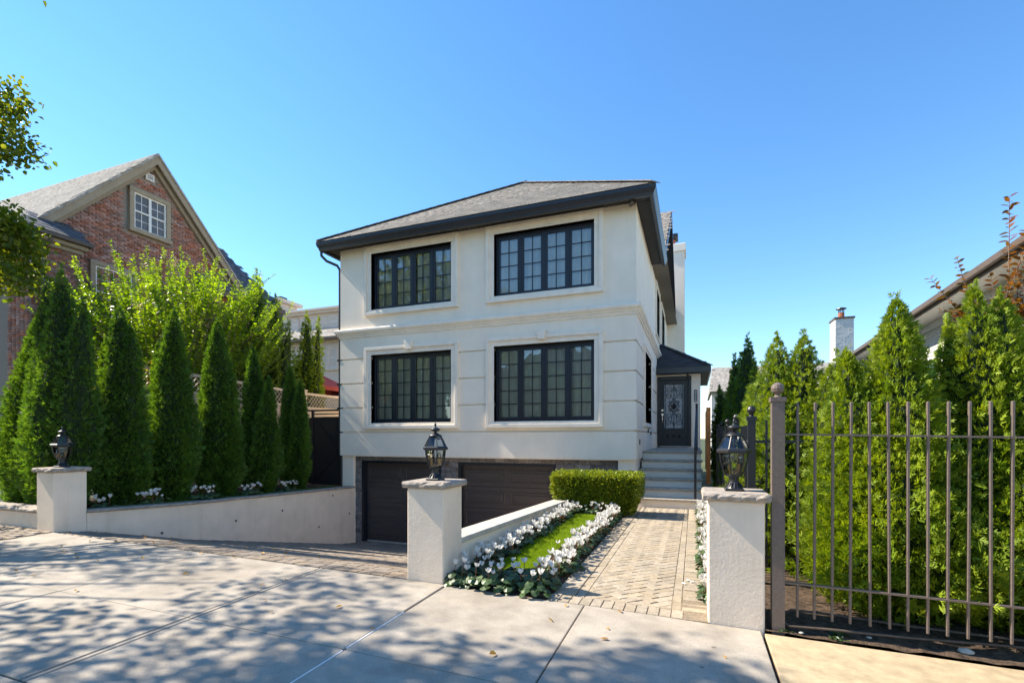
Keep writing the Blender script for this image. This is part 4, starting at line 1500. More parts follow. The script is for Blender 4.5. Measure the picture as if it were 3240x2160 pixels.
# bay with a small slate roof
m = MB().box(bx - .1, -17.02, 7.85, 9.0, 0, 6.95)
bay = m.build('bay_wall', M['mortar'], BH)
it = []
z, row = 2.0, 0
while z < 6.85:
    y = 7.86
    while y < 8.95:
        w = .1 if (row % 2 and y < 7.87) else min(.198, 8.99 - y)
        it.append((V(-17.022, y + w / 2, z + .034), V(0, w - .007, 0), V(0, 0, .06), V(.04, 0, 0)))
        y += w + .004
    x = -17.05
    while x > bx:
        it.append((V(x - .1, 7.842, z + .034), V(.19, 0, 0), V(0, 0, .06), V(0, -.03, 0)))
        x -= .205
    z += .0715
    row += 1
pieces(bay, 'brick', it, M['brick'], 'brickwork', 150, .03)
m = MB().box(bx, -16.93, 7.76, 9.05, 6.86, 6.98).box(bx, -16.82, 7.66, 9.12, 6.98, 7.10)
m.build('bay_cornice', M['tan_trim'], BH, bevel=.02)
m = MB().box(bx, -16.7, 7.52, 9.2, 7.10, 7.2)
m.tube([(-16.8, 8.2, 7.12), (-16.8, 8.2, 6.98), (-16.93, 8.1, 6.8), (-16.95, 8.08, 6.6), (-16.95, 8.08, 3)], .05, 8)
m.build('bay_gutter', M['brown_gutter'], BH)
m = MB().add([V(-16.75, 7.55, 7.2), V(-16.75, 9.2, 7.2), V(bx, 9.2, 8.0), V(bx, 8.3, 8.0), V(bx, 7.55, 7.2)], [(0, 1, 2, 3), (0, 3, 4)])
br = m.build('bay_roof', M['slate'], BH)
it = shingle_face([(-16.74, 7.56, 7.205), (-16.74, 9.2, 7.205), (bx, 9.2, 8.0), (bx, 8.3, 8.0)], (0, 1, 0), .26, .34, .02)
pieces(br, 'slate', it, M['slate'], 'slate_field', 200, .03)

# ------------------------------------------------------------------ far cream house on the left
CH = thing('cream_house', (-26, 28, .5), 'cream rendered house with slate skirt roof far behind the beige fence', 'house')
cy = 25.6
mC = lambda a, d, z: (a, cy - d, z)
mC2 = lambda a, d, z: (a, cy + 1.0 - d, z)
MB().box(-34, -18, cy + .001, 34, 0, 7.9).build('wall', M['cream'], CH)
MB().box(-34, -18, cy + 1.0, 33, 7.9, 10.0).build('upper_wall', M['cream'], CH)
MB().box(-27.0, -20.9, cy + .75, 33, 9.95, 10.12).box(-27.2, -20.7, cy + .6, 33, 10.12, 10.26).build('cornice', M['cream'], CH)
m = MB().prism([(-34, cy - .45, 7.95), (-34, cy + 1.0, 8.95), (-34, cy + 1.0, 7.95)], (16, 0, 0))
sk = m.build('skirt_roof', M['slate'], CH)
it = shingle_face([(-30, cy - .46, 7.96), (-18, cy - .46, 7.96), (-18, cy + 1.0, 8.96), (-30, cy + 1.0, 8.96)], (1, 0, 0), .28, .4, .02)
pieces(sk, 'slate', it, M['pale_shingle'], 'slate_field', 120, .03)
MB().box(-34, -18, cy - .55, cy - .40, 7.82, 7.98).build('gutter', M['brown_gutter'], CH)
sash_window('window', mC, -22.38, -21.77, 6.05, 7.35, CH, 1, 1, M['white'], 1, M['cream'], .2)
sash_window('window', mC2, -23.2, -22.5, 8.95, 9.75, CH, 1, 1, M['white'], 1, M['cream'], .08)
sash_window('window', mC2, -26.5, -25.9, 8.95, 9.75, CH, 1, 1, M['white'], 1, M['cream'], .08)
m = MB().box(-29.2, -27.6, 26.6, 28.2, 8, 11.1).box(-29.5, -27.3, 26.3, 28.5, 11.1, 11.35)
m.build('chimney', M['cream'], CH)
m = MB()
for a in (-28.9, -28.2): m.box(a, a + .5, 26.8, 27.4, 11.35, 11.6)
m.build('chimney_hood', M['black_metal'], CH)

UM = thing('patio_umbrella', (-14.7, 15.8, .3), 'red patio umbrella behind the lattice fence', 'umbrella')
m = MB()
nn = 8
vs = [(-14.7, 15.8, 4.25)]
for rr_, zz in ((.5, 4.02), (1.05, 3.76), (1.6, 3.50), (1.6, 3.34)):
    for k in range(nn * 2):
        a = math.pi * k / nn + .2
        q = rr_ * (1 if k % 2 == 0 else .955)
        vs.append((-14.7 + q * math.cos(a), 15.8 + q * math.sin(a), zz - (0 if k % 2 == 0 else .03)))
fs = [(0, 1 + k, 1 + (k + 1) % 16) for k in range(16)]
for r_ in range(3):
    for k in range(16): fs.append((1 + r_ * 16 + k, 1 + r_ * 16 + (k + 1) % 16, 1 + (r_ + 1) * 16 + (k + 1) % 16, 1 + (r_ + 1) * 16 + k))
m.add(vs, fs).build('canopy', M['red_cloth'], UM)
MB().tube([(-14.7, 15.8, .1), (-14.7, 15.8, 4.32)], .03, 8).build('pole', M['white'], UM)

# ------------------------------------------------------------------ white brick house on the right
WH = thing('white_brick_house', (6, 16, -.2), 'white painted brick house with wide eaves behind the right hedge', 'house')
e0, e1 = V(4.02, 6.6, 4.05), V(5.01, 23.4, 4.05)
dirW = (e1 - e0).normalized()
nW = V(-dirW.y, dirW.x, 0)
wW = e0 - nW * .5
mW = lambda a, d, z: tuple(wW + dirW * a + nW * d + V(0, 0, z - 4.05))
LWH = (e1 - e0).length - .5
ops = [(1.0, 3.0, 1.5, 3.2), (6.4, 8.2, 1.5, 3.2), (14.0, 15.8, 1.5, 3.2)]
m = MB()
wall_with_openings(m, mW, 0, LWH, -.25, 0, -.5, 4.0, ops)
mbox(m, mW, LWH - .25, LWH, -9, -.25, -.5, 4.0)
ww = m.build('wall', M['white_brick'], WH)
it = []
z, row = .6, 0
while z < 3.9:
    a = .02 - (.105 if row % 2 else 0)
    while a < LWH - .1:
        if not any(a < o[1] + .1 and a + .2 > o[0] - .1 and o[2] - .1 < z + .03 < o[3] + .08 for o in ops):
            c = Vector(mW(a + .1, .002, z + .032))
            it.append((c, dirW * .203, V(0, 0, .062), nW * .014))
        a += .21
    z += .0705
    row += 1
pieces(ww, 'brick', it, M['white_brick'], 'brickwork', 0, .03)
for o in ops: sash_window('window', mW, *o, WH, 1, 1, M['brown_gutter'])
m = MB()
mbox(m, mW, -.5, LWH + .5, .0, .5, 3.99, 4.02)
m.build('soffit', M['white'], WH)
m = MB()
mbox(m, mW, -.5, LWH + .5, .0, .05, 3.84, 3.99)
m.build('frieze_board', M['white'], WH)
m = MB()
mbox(m, mW, -.6, LWH + .6, .48, .51, 3.99, 4.09); mbox(m, mW, -.6, LWH + .6, .51, .60, 4.04, 4.13)
m.build('gutter', M['brown_gutter'], WH)
m = MB()
p = [Vector(mW(LWH + .4, .55, 4.05)), Vector(mW(LWH + .4, .55, 3.86)), Vector(mW(LWH - .05, .12, 3.55)), Vector(mW(LWH - .05, .07, 3.4)), Vector(mW(LWH - .05, .07, 0))]
m.tube(p, .045, 8).build('downspout', M['brown_gutter'], WH)
m = MB()
a0, a1 = Vector(mW(-.6, .58, 4.13)), Vector(mW(LWH + .6, .58, 4.13))
b0, b1 = Vector(mW(-.6, -5, 6.2)), Vector(mW(LWH - 4.5, -5, 6.2))
c1 = Vector(mW(LWH + .6, -11, 4.13))
m.add([a0, a1, b1, b0, c1], [(0, 1, 2, 3), (1, 4, 2)])
m.build('roof', M['shingle'], WH)
m = MB()
c = V(6.45, 27.2, 0)
ck = MB().box(6.13, 6.87, 26.4, 27.3, -.3, 6.97).build('chimney', M['white_brick'], WH)
it = []
z, row = 3.2, 0
while z < 6.87:
    x = 6.135 - (.1 if row % 2 else 0)
    while x < 6.83:
        xa, xb = max(6.135, x), min(6.865, x + .2)
        if xb - xa > .03: it.append((V((xa + xb) / 2, 26.395, z + .04), V(xb - xa - .006, 0, 0), V(0, 0, .074), V(0, -.018 - R.uniform(0, .012), 0)))
        x += .205
    z += .083
    row += 1
pieces(ck, 'brick', it, M['white_brick'], 'brickwork', 300, .03)
MB().box(6.09, 6.91, 26.35, 27.35, 6.97, 7.05).build('chimney_crown', M['brown_gutter'], ck)
MB().lathe(6.47, 26.8, [(.13, 7.05), (.13, 7.32), (.11, 7.33)], 12).build('flue_pot', M['terracotta'], ck)
m = MB()
for k in range(8):
    a = math.pi * k / 4
    m.tube([(6.47 + .11 * math.cos(a), 26.8 + .11 * math.sin(a), 7.32), (6.47 + .11 * math.cos(a), 26.8 + .11 * math.sin(a), 7.5)], .012, 4)
m.lathe(6.47, 26.8, [(.22, 7.5), (.21, 7.53), (.05, 7.58)], 12)
m.build('flue_cowl', M['black_metal'], ck)

GH = thing('grey_roof_house', (6, 34, -.2), 'distant house with plain grey shingle roof behind the right hedge', 'house')
MB().box(1.0, 12, 32, 38, -.3, 4.4).build('wall', M['white_brick'], GH)
m = MB()
m.add([(.9, 31.4, 4.2), (13, 31.4, 4.2), (13, 35, 6.15), (1.1, 35, 6.0), (13, 38.6, 4.2), (.9, 38.6, 4.2)], [(0, 1, 2, 3), (2, 4, 5, 3), (0, 3, 5), (1, 4, 2)])
gr2 = m.build('roof', M['pale_shingle'], GH)
it = shingle_face([(.9, 31.39, 4.21), (10, 31.39, 4.21), (10, 34.98, 6.1), (1.1, 34.98, 6.0)], (1, 0, 0), .17, .34, .016)
pieces(gr2, 'shingle', it, M['pale_shingle'], 'shingle_field', 100, .02)

# ------------------------------------------------------------------ foliage helpers
def unit(a):
    return a / np.maximum(np.linalg.norm(a, axis=1, keepdims=True), 1e-9)


def leaf_quads(P, D, N, L, Wd, fold=.12, mid=.45):
    """one diamond per leaf: base, side, tip, side"""
    D = unit(D)
    S = unit(np.cross(N, D))
    N = np.cross(D, S)
    L = np.asarray(L).reshape(-1, 1) * np.ones((len(P), 1)); Wd = np.asarray(Wd).reshape(-1, 1) * np.ones((len(P), 1))
    m = P + D * L * mid + N * Wd * fold
    v = np.stack([P, m + S * Wd / 2, P + D * L, m - S * Wd / 2], 1).reshape(-1, 3)
    q = np.arange(len(P) * 4).reshape(-1, 4)
    return v, q


def leaf_hex(P, D, N, L, Wd, fold=.18, curl=.15):
    """rounder folded leaf of two quads sharing the midrib"""
    D = unit(D)
    S = unit(np.cross(N, D))
    N = np.cross(D, S)
    L = np.asarray(L).reshape(-1, 1) * np.ones((len(P), 1)); Wd = np.asarray(Wd).reshape(-1, 1) * np.ones((len(P), 1))
    a = P + D * L * .28 + N * Wd * fold
    b = P + D * L * .68 + N * (Wd * fold - L * curl * .4)
    tip = P + D * L - N * L * curl
    v = np.stack([P, a + S * Wd * .46, b + S * Wd * .40, tip, b - S * Wd * .40, a - S * Wd * .46], 1).reshape(-1, 3)
    k = (np.arange(len(P)) * 6)[:, None]
    q = np.concatenate([k + np.array([[0, 1, 2, 3]]), k + np.array([[0, 3, 4, 5]])], 0)
    return v, q


def fronds(P, D, N, L, blades, wfac):
    """flat sprays: each a fan of narrow blades along an axis"""
    D = unit(D)
    S = unit(np.cross(N, D))
    N = unit(np.cross(D, S))
    L = np.asarray(L).reshape(-1, 1)
    vs, n = [], len(P)
    for (fr, ang, ln) in blades:
        ca, sa = math.cos(ang), math.sin(ang)
        d = D * ca + S * sa
        s = -D * sa + S * ca
        droop = N * (NP.normal(0, .12, (n, 1)))
        d = unit(d + droop)
        b = P + D * L * fr
        l = L * ln
        m = b + d * l * .5
        vs.append(np.stack([b, m + s * l * wfac, b + d * l, m - s * l * wfac], 1))
    v = np.stack(vs, 1).reshape(-1, 3)
    return v, np.arange(len(v)).reshape(-1, 4)


BL_FINE = [(0, 0, 1.0), (.12, .75, .5), (.12, -.75, .5), (.34, .7, .45), (.34, -.7, .45), (.56, .62, .36), (.56, -.62, .36), (.22, 1.0, .3), (.45, -.95, .28)]
BL_THREE = [(0, 0, 1.0), (.12, .7, .65), (.12, -.7, .65)]
BL_FIVE = [(0, 0, 1.0), (.1, .85, .6), (.1, -.85, .6), (.42, .75, .48), (.42, -.75, .48)]
BL_SOFT = [(0, 0, 1.0), (.1, .65, .6), (.1, -.65, .6), (.4, .6, .45), (.4, -.6, .45)]


def arborvitae(name, base, spires, mat, label, group, n, size, blades, cat='shrub', wf=.10, trunk_r=.05, shape=1.0, core_k=.80, clump=0.0):
    """spires: (dx, dy, height, radius). One crown mesh of sprays over an added solid dark core that stops light leaking through, and a stem."""
    bx_, by_, bz_ = base
    t = thing(name, base, label, cat, group)
    allv, allq, off = [], [], 0
    tot = sum(h * r for _, _, h, r in spires)
    cv = MB()
    for (dx, dy, h, r) in spires:
        k = int(n * h * r / tot)
        ph = NP.uniform(0, 6.28, 4)

        def prof(u, th):
            base_r = np.clip(1 - u, 0, 1) ** (.62 * shape) * np.clip(.52 + u * 2.4, 0, 1)
            lump = 1 + .10 * np.sin(3 * th + ph[0] + 9 * u) + .09 * np.sin(5 * th + ph[1] - 13 * u) + .06 * np.sin(8 * th + ph[2] + 31 * u)
            return r * base_r * lump
        u = NP.uniform(0, 1, k * 3)
        keep = NP.uniform(0, 1, k * 3) < (np.clip(1 - u, 0, 1) ** .6 + .08)
        u = u[keep][:k]
        k = len(u)
        th = NP.uniform(0, 6.283, k)
        rad = prof(u, th) * NP.uniform(.74, 1.06, k)
        if clump:
            ci = (np.floor(u * h / .17 + 2 * np.sin(3 * th)) * 7919 + np.floor(th * 3.4 + np.floor(u * h / .17) * 1.7) * 104729).astype(np.int64)
            rad = rad * (1 + clump * (((ci * 2654435761) % 1000) / 1000.0 - .6))
        P = np.stack([bx_ + dx * (.35 + .65 * u) + rad * np.cos(th), by_ + dy * (.35 + .65 * u) + rad * np.sin(th), bz_ + .03 + u * h], 1)
        rd = np.stack([np.cos(th), np.sin(th), np.zeros(k)], 1)
        D = rd * NP.uniform(.45, 1.1, (k, 1)) + np.array([0, 0, 1.0]) * NP.uniform(.15, 1.0, (k, 1)) + NP.normal(0, .28, (k, 3))
        tg = np.stack([-np.sin(th), np.cos(th), np.zeros(k)], 1)
        N = tg * NP.choice([-1, 1], (k, 1)) + NP.normal(0, .55, (k, 3)) + rd * NP.uniform(-.3, .7, (k, 1))
        L = size * NP.uniform(.6, 1.35, k) * np.clip(.75 + (1 - u) * .4, .7, 1.1)
        # loose leader at the tip
        v, q = fronds(P - unit(D) * (L * .35)[:, None], D, N, L, blades, wf)
        allv.append(v); allq.append(q + off); off += len(v)
        m = 26
        tz_ = NP.uniform(.93, 1.03, m)
        P = np.stack([bx_ + dx + NP.normal(0, .012, m), by_ + dy + NP.normal(0, .012, m), bz_ + tz_ * h], 1)
        D = np.stack([NP.normal(0, .35, m), NP.normal(0, .35, m), np.ones(m)], 1)
        v, q = fronds(P, D, NP.normal(0, 1, (m, 3)), size * NP.uniform(.5, .9, m), blades, wf)
        allv.append(v); allq.append(q + off); off += len(v)
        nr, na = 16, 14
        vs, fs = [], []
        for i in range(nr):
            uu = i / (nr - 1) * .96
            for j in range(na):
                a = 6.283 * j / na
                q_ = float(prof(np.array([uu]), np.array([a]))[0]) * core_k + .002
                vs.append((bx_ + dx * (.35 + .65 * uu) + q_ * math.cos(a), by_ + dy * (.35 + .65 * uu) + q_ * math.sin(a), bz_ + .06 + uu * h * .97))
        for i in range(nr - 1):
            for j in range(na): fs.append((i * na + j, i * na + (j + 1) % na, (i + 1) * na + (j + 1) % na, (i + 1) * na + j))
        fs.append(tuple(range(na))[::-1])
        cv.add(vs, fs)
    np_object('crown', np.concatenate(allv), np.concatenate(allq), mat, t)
    cv.build('light_block_core', M['core'], t)  # added solid dark core, keeps light from leaking through the crown
    MB().tube([(bx_, by_, bz_ - .1), (bx_, by_, bz_ + .5)], trunk_r, 8).build('trunk', M['bark'], t)
    return t


# left row of tall dark arborvitae
GL = 'tall arborvitae along the left wall'
AL = [
    ('arborvitae', (-9.92, 4.95, .30), [(-.42, .05, 3.75, .46), (.06, .0, 3.92, .50), (.46, .1, 3.38, .44), (-.85, .2, 2.9, .5)], 'broadest dark arborvitae with three peaks, behind the left lantern'),
    ('arborvitae', (-9.68, 5.72, .29), [(-.46, .05, 2.98, .38), (.0, 0, 3.5, .46), (.14, .1, 3.15, .46)], 'dark arborvitae with twin peaks, second in the row from the left pillar'),
    ('arborvitae', (-9.66, 6.62, .26), [(-.42, .05, 3.1, .38), (.08, 0, 3.68, .52)], 'dark arborvitae with a small left side peak, third from the left pillar'),
    ('arborvitae', (-9.63, 7.60, .22), [(.0, 0, 3.74, .54), (.2, .15, 2.7, .42)], 'dark arborvitae with one tall sharp peak, fourth from the left pillar'),
    ('arborvitae', (-9.62, 8.72, .19), [(-.26, 0, 3.42, .43), (.24, 0, 2.66, .40)], 'dark arborvitae with a lower right peak, fifth from the left pillar'),
    ('arborvitae', (-9.64, 9.75, .16), [(-.14, 0, 3.14, .39), (.17, .05, 2.75, .37)], 'smallest dark arborvitae of the row, nearest the black gate'),
]
AL.append(('arborvitae', (-11.0, 5.2, .3), [(0, 0, 3.35, .62), (-.55, .25, 3.0, .6)], 'dark arborvitae standing back at the left edge of the picture'))
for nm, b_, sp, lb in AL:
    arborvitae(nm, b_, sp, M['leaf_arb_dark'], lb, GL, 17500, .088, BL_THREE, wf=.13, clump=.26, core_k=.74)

# bright arborvitae on the right
GRR = 'bright arborvitae behind the right fences'
AR = [
    ((1.08, 6.75, -.03), [(-.12, .05, 2.72, .72), (.16, -.05, 2.70, .72), (.42, -.4, 2.4, .6), (-.2, -.4, 1.8, .7)], 'bright arborvitae with two tops between the black fence and the brown fence', 16000),
    ((1.72, 5.32, -.05), [(.02, .1, 2.76, .68), (-.36, .15, 2.32, .62), (.2, .1, 1.8, .75), (-.1, -.1, 1.7, .9), (.2, -.48, .95, .52)], 'bright pointed arborvitae right behind the middle of the brown fence', 30000),
    ((2.52, 5.42, -.07), [(-.36, .1, 2.58, .52), (-.22, .0, 2.84, .58), (-.02, .05, 2.76, .68), (.2, -.1, 1.9, 1.0), (-.25, -.1, 1.55, .95), (-.08, -.52, 1.25, .62), (.34, -.5, 1.5, .62)], 'bright arborvitae with clustered tops before the white house wall', 30000),
    ((3.35, 5.55, -.09), [(0, 0, 2.1, .66), (-.3, -.1, 1.6, .6)], 'arborvitae cut by the right edge of the picture', 7000),
    ((.98, 8.6, -.03), [(0, 0, 2.5, .55), (-.1, .4, 2.3, .5)], 'arborvitae behind the black fence, second row back', 4000),
]
for b_, sp, lb, n_ in AR:
    arborvitae('arborvitae', b_, sp, M['leaf_arb'], lb, GRR, int(n_ * 1.22), .080, BL_FIVE, wf=.125, shape=1.18, core_k=.60, clump=.5)
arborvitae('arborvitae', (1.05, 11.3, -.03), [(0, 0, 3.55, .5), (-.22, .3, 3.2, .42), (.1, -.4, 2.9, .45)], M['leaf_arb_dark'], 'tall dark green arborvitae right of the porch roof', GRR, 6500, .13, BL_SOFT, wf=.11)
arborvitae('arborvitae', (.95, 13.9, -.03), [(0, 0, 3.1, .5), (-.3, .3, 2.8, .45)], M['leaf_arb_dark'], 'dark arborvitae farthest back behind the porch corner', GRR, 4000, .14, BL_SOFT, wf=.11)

# light conifer and juniper by the lattice fence
arborvitae('cypress', (-12.15, 12.9, .2), [(-.05, 0, 5.35, .6), (.40, .05, 5.15, .40), (-.5, 0, 3.9, .5), (.0, 0, 3.6, .6)], M['leaf_arb'], 'slim yellow green cypress rising over the lattice fence', None, 9000, .16, BL_SOFT, 'tree', wf=.10, shape=.9, core_k=.55, clump=.6)
arborvitae('juniper', (-12.75, 11.5, .2), [(-.1, 0, 6.35, .75), (-.9, .1, 5.9, .9), (.55, .1, 5.55, .75), (1.0, .2, 4.7, .7), (-.4, -.2, 4.9, 1.25), (.4, -.2, 4.3, 1.2), (-1.2, -.2, 4.6, 1.0)], M['leaf_juniper'], 'dark ragged juniper between the glowing crape myrtle and the cream house', None, 17000, .19, BL_SOFT, 'tree', wf=.10, shape=.9, core_k=.5, clump=.7)


def leafy_shoots(t, starts, dirs, lens, mat, leaf_len, leaf_w, spacing, stem_mat, up=.35, gap0=.12):
    """arching shoots with opposite leaves"""
    Ps, Ds, Ns, Ls = [], [], [], []
    st = MB()
    for p, d, l in zip(starts, dirs, lens):
        p, d = Vector(p), Vector(d).normalized()
        n = max(4, int(l / spacing))
        pts = [p.copy()]
        cur, dd = p.copy(), d.copy()
        sway = Vector((R.gauss(0, 1), R.gauss(0, 1), R.gauss(0, .4))) * .02
        for i in range(n):
            dd = (dd + Vector((0, 0, up * spacing)) + sway * spacing * 8).normalized()
            cur = cur + dd * spacing
            pts.append(cur.copy())
            f_ = i / n
            if f_ < gap0: continue
            side = dd.cross(Vector((R.uniform(-.3, .3), R.uniform(-.3, .3), 1)))
            if side.length < .05: side = Vector((1, 0, 0))
            side.normalize()
            if i % 2: side = (side + dd.cross(side) * R.uniform(-.8, .8)).normalized()
            for s in (-1, 1):
                q = (side * s * 1.0 + dd * R.uniform(.2, .7) + Vector((0, 0, R.uniform(-.25, .35)))).normalized()
                Ps.append(cur); Ds.append(q); Ns.append(Vector((R.gauss(0, .35), R.gauss(0, .35), 1)))
                Ls.append(leaf_len * (1.05 - .45 * f_) * R.uniform(.75, 1.2))
        k = max(1, len(pts) // 5)
        pp = pts[::k] + [pts[-1]]
        st.tube(pp, [max(.0025, .009 * (1 - i / len(pp))) for i in range(len(pp))], 4, cap=False)
    P, D, N, L = np.array(Ps), np.array(Ds), np.array(Ns), np.array(Ls)
    v, q = leaf_hex(P, D, N, L, L * leaf_w, .12, .12)
    np_object('crown', v, q, mat, t)
    st.build('shoots', stem_mat, t)


# crape myrtle, glowing against the light
CM = thing('crape_myrtle', (-14.7, 9.6, .3), 'large glowing yellow green crape myrtle in front of the brick house', 'tree')
st_, di_, le_ = [], [], []
c0 = V(-14.1, 9.6, 2.9)
for i in range(1450):
    a = R.uniform(0, 6.283)
    q = R.random() ** .5
    px_, py_ = c0.x + 2.9 * q * math.cos(a), c0.y + 1.8 * q * math.sin(a)
    pz_ = R.uniform(1.6, 5.6) - q * .9
    out = V(math.cos(a) * q * .75 + R.gauss(0, .18), math.sin(a) * q * .6 + R.gauss(0, .18), R.uniform(.45, 1.1))
    st_.append((px_, py_, pz_)); di_.append(out); le_.append(R.uniform(.8, 1.75) * (1.0 if pz_ > 2.6 else .8))
leafy_shoots(CM, st_, di_, le_, M['leaf_myrtle'], .125, .55, .055, M['smooth_bark'])
m = MB()
for i in range(7):
    a = i * .9
    m.tube([(c0.x + .12 * math.cos(a), c0.y + .12 * math.sin(a), .1), (c0.x + .4 * math.cos(a), c0.y + .35 * math.sin(a), 1.4), (c0.x + 1.0 * math.cos(a), c0.y + .8 * math.sin(a), 3.2), (c0.x + 1.5 * math.cos(a), c0.y + 1.2 * math.sin(a), 4.8)], [.07, .055, .035, .012], 7)
m.build('trunk', M['smooth_bark'], CM)
# pink blossom tufts
vv = []
for i in range(16):
    a = R.uniform(0, 6.28)
    c = np.array([c0.x + 2.3 * math.cos(a), c0.y + 1.9 * math.sin(a) - .2, R.uniform(3.6, 6.0)])
    P = c + NP.normal(0, .05, (24, 3))
    vv.append((P, NP.normal(0, 1, (24, 3)), NP.normal(0, 1, (24, 3))))
P = np.concatenate([x[0] for x in vv]); D = np.concatenate([x[1] for x in vv]); N = np.concatenate([x[2] for x in vv])
v, q = leaf_quads(P, D, N, .045, .035)
M['pink'] = leafmat('pink', (.62, .32, .34), (.45, .24, .16), .3, .6, .2, (1, 1, 1))
np_object('blossom', v, q, M['pink'], CM)

# red leaved crape myrtle at the right
RM = thing('red_crape_myrtle', (3.22, 6.9, 0), 'red leaved young crape myrtle with upright shoots before the white house', 'tree')
st_, di_, le_ = [], [], []
tips = [(3.25, 6.8, 4.15), (2.98, 6.8, 3.72), (2.75, 6.85, 3.5), (2.55, 6.8, 3.33), (3.4, 6.9, 3.5), (3.15, 7.0, 3.3), (3.55, 6.8, 3.7), (2.85, 6.9, 3.0), (3.65, 6.9, 3.2), (3.05, 6.7, 2.9)]
for i, tp in enumerate(tips):
    b_ = V(3.2 + R.uniform(-.06, .06), 6.88 + R.uniform(-.06, .06), 2.05 + R.uniform(-.1, .25))
    d = V(*tp) - b_
    st_.append(b_); di_.append(d + V(d.x * .25, 0, 0)); le_.append(d.length)
for i in range(120):
    b_ = V(3.25 + R.gauss(0, .22), 6.88 + R.gauss(0, .2), R.uniform(1.7, 2.7))
    st_.append(b_); di_.append(V(R.gauss(0, .6), R.gauss(0, .5), R.uniform(.2, 1))); le_.append(R.uniform(.3, .65))
leafy_shoots(RM, st_, di_, le_, M['leaf_red'], .115, .52, .05, M['smooth_bark'], up=.2, gap0=.05)
MB().tube([(3.22, 6.9, -.1), (3.2, 6.88, 1.2), (3.21, 6.88, 2.2)], [.035, .03, .02], 8).build('trunk', M['smooth_bark'], RM)


def cluster_crown(centres, radii, per, leaf, mat, t, name='crown', fun=leaf_hex, w=.8, down=.4):
    Ps = []
    for c, r in zip(centres, radii):
        g3 = NP.normal(0, 1, (per, 3))
        ln = np.linalg.norm(g3, axis=1, keepdims=True)
        g3 = g3 / ln * np.minimum(ln, 1.9 * NP.uniform(.5, 1, (per, 1)))
        Ps.append(np.array(c) + g3 * np.array([r, r, r * .8]) * .55)
    P = np.concatenate(Ps)
    n = len(P)
    D = NP.normal(0, 1, (n, 3)) + np.array([0, 0, -down])
    N = NP.normal(0, .7, (n, 3)) + np.array([0, 0, 1.0])
    L = leaf * NP.uniform(.65, 1.25, n)
    v, q = fun(P, D, N, L, L * w)
    return np_object(name, v, q, mat, t)


def broad_tree(name, base, h, crown_c, crown_r, ncl, per, leaf, mat, label, group, clr=.5, trunk=.16, cat='tree', ok=None, extra=()):
    t = thing(name, base, label, cat, group)
    cs, rs = [], []
    b = Vector(base)
    cc = Vector(crown_c)
    while len(cs) < ncl:
        d = Vector((R.gauss(0, 1), R.gauss(0, 1), R.gauss(0, 1))).normalized() * (R.random() ** .4)
        p = (cc.x + d.x * crown_r[0], cc.y + d.y * crown_r[1], cc.z + d.z * crown_r[2])
        if ok and not ok(p): continue
        cs.append(p)
        rs.append(clr * R.uniform(.6, 1.3))
    for p in extra:
        cs.append(p)
        rs.append(.52)
    cluster_crown(cs, rs, per, leaf, mat, t)
    m = MB()
    fork = Vector((b.x, b.y, b.z + h * .42))
    m.tube([b - V(0, 0, .2), b.lerp(fork, .5) + V(.05, .03, 0), fork], [trunk * 1.2, trunk, trunk * .8], 10)
    for i in range(0, len(cs), max(1, len(cs) // 40)):
        c = Vector(cs[i])
        mid = fork.lerp(c, .5) + V(0, 0, .35)
        m.tube([fork - V(0, 0, R.uniform(0, .8)), mid, c], [trunk * .35, trunk * .16, .008], 6, cap=False)
    m.build('trunk', M['bark'], t)
    return t


# street trees whose shade dapples the pavement (mostly left of the frame)
broad_tree('street_tree', (-12.6, 1.2, .1), 5.6, (-12.2, 1.4, 5.8), (3.8, 2.8, 2.3), 36, 340, .09, M['leaf_street'], 'street tree whose yellow green leaves hang in at the left edge', None, .78, extra=[(R.uniform(-12.9, -11.3), R.uniform(4.5, 5.05), R.uniform(6.2, 7.5)) for _ in range(9)] + [(R.uniform(-12.2, -10.6), R.uniform(4.5, 5.0), R.uniform(3.9, 5.5)) for _ in range(6)])
broad_tree('street_tree', (-9.2, .3, .0), 5.6, (-8.9, .6, 6.4), (3.4, 2.6, 2.2), 25, 300, .105, M['leaf_street'], 'street tree beside the viewer, known by its shade on the sidewalk', None, .7)
# low shrub with yellowing leaves behind the row
ys_t = thing('yellow_shrub', (-11.9, 7.6, .25), 'shrub with yellowing leaves glimpsed between the dark arborvitae', 'shrub')
cluster_crown([(-11.9 + R.gauss(0, .4), 7.6 + R.gauss(0, 1.0), R.uniform(1.2, 3.2)) for _ in range(46)], [.3] * 46, 70, .085, M['leaf_yellow'], ys_t)
MB().tube([(-11.9, 7.6, .1), (-11.9, 7.6, 1.6)], .05, 6).build('trunk', M['bark'], ys_t)

# clipped hedge before the steps
HD = thing('clipped_hedge', (-1.82, 9.75, .0), 'clipped yellow green box hedge before the right garage door and steps', 'hedge')
n = 17000
u = NP.uniform(-1, 1, n); w_ = NP.uniform(-1, 1, n); h_ = NP.uniform(0, 1, n)
face = NP.integers(0, 10, n)
hx = .68 + .15 * np.clip(h_ / .55, 0, 1)
hy = .34 + .10 * np.clip(h_ / .6, 0, 1)
X, Y, Z = u * hx, w_ * hy, .02 + h_ * .72
front = face < 5; top = (face >= 5) & (face < 8); left = face == 8; right = face == 9
Y[front] = -hy[front]
Z[top] = .745; X[top] = u[top] * .83; Y[top] = w_[top] * .42
X[left] = -hx[left]; X[right] = hx[right]
P = np.stack([-1.82 + X, 9.80 + Y, Z], 1) + NP.normal(0, .022, (n, 3))
nrm = np.stack([np.where(left, -1, np.where(right, 1, 0)), np.where(front, -1, 0), np.where(top, 1, .25)], 1).astype(float)
D = nrm + NP.normal(0, .6, (n, 3)) + np.array([0, 0, .35])
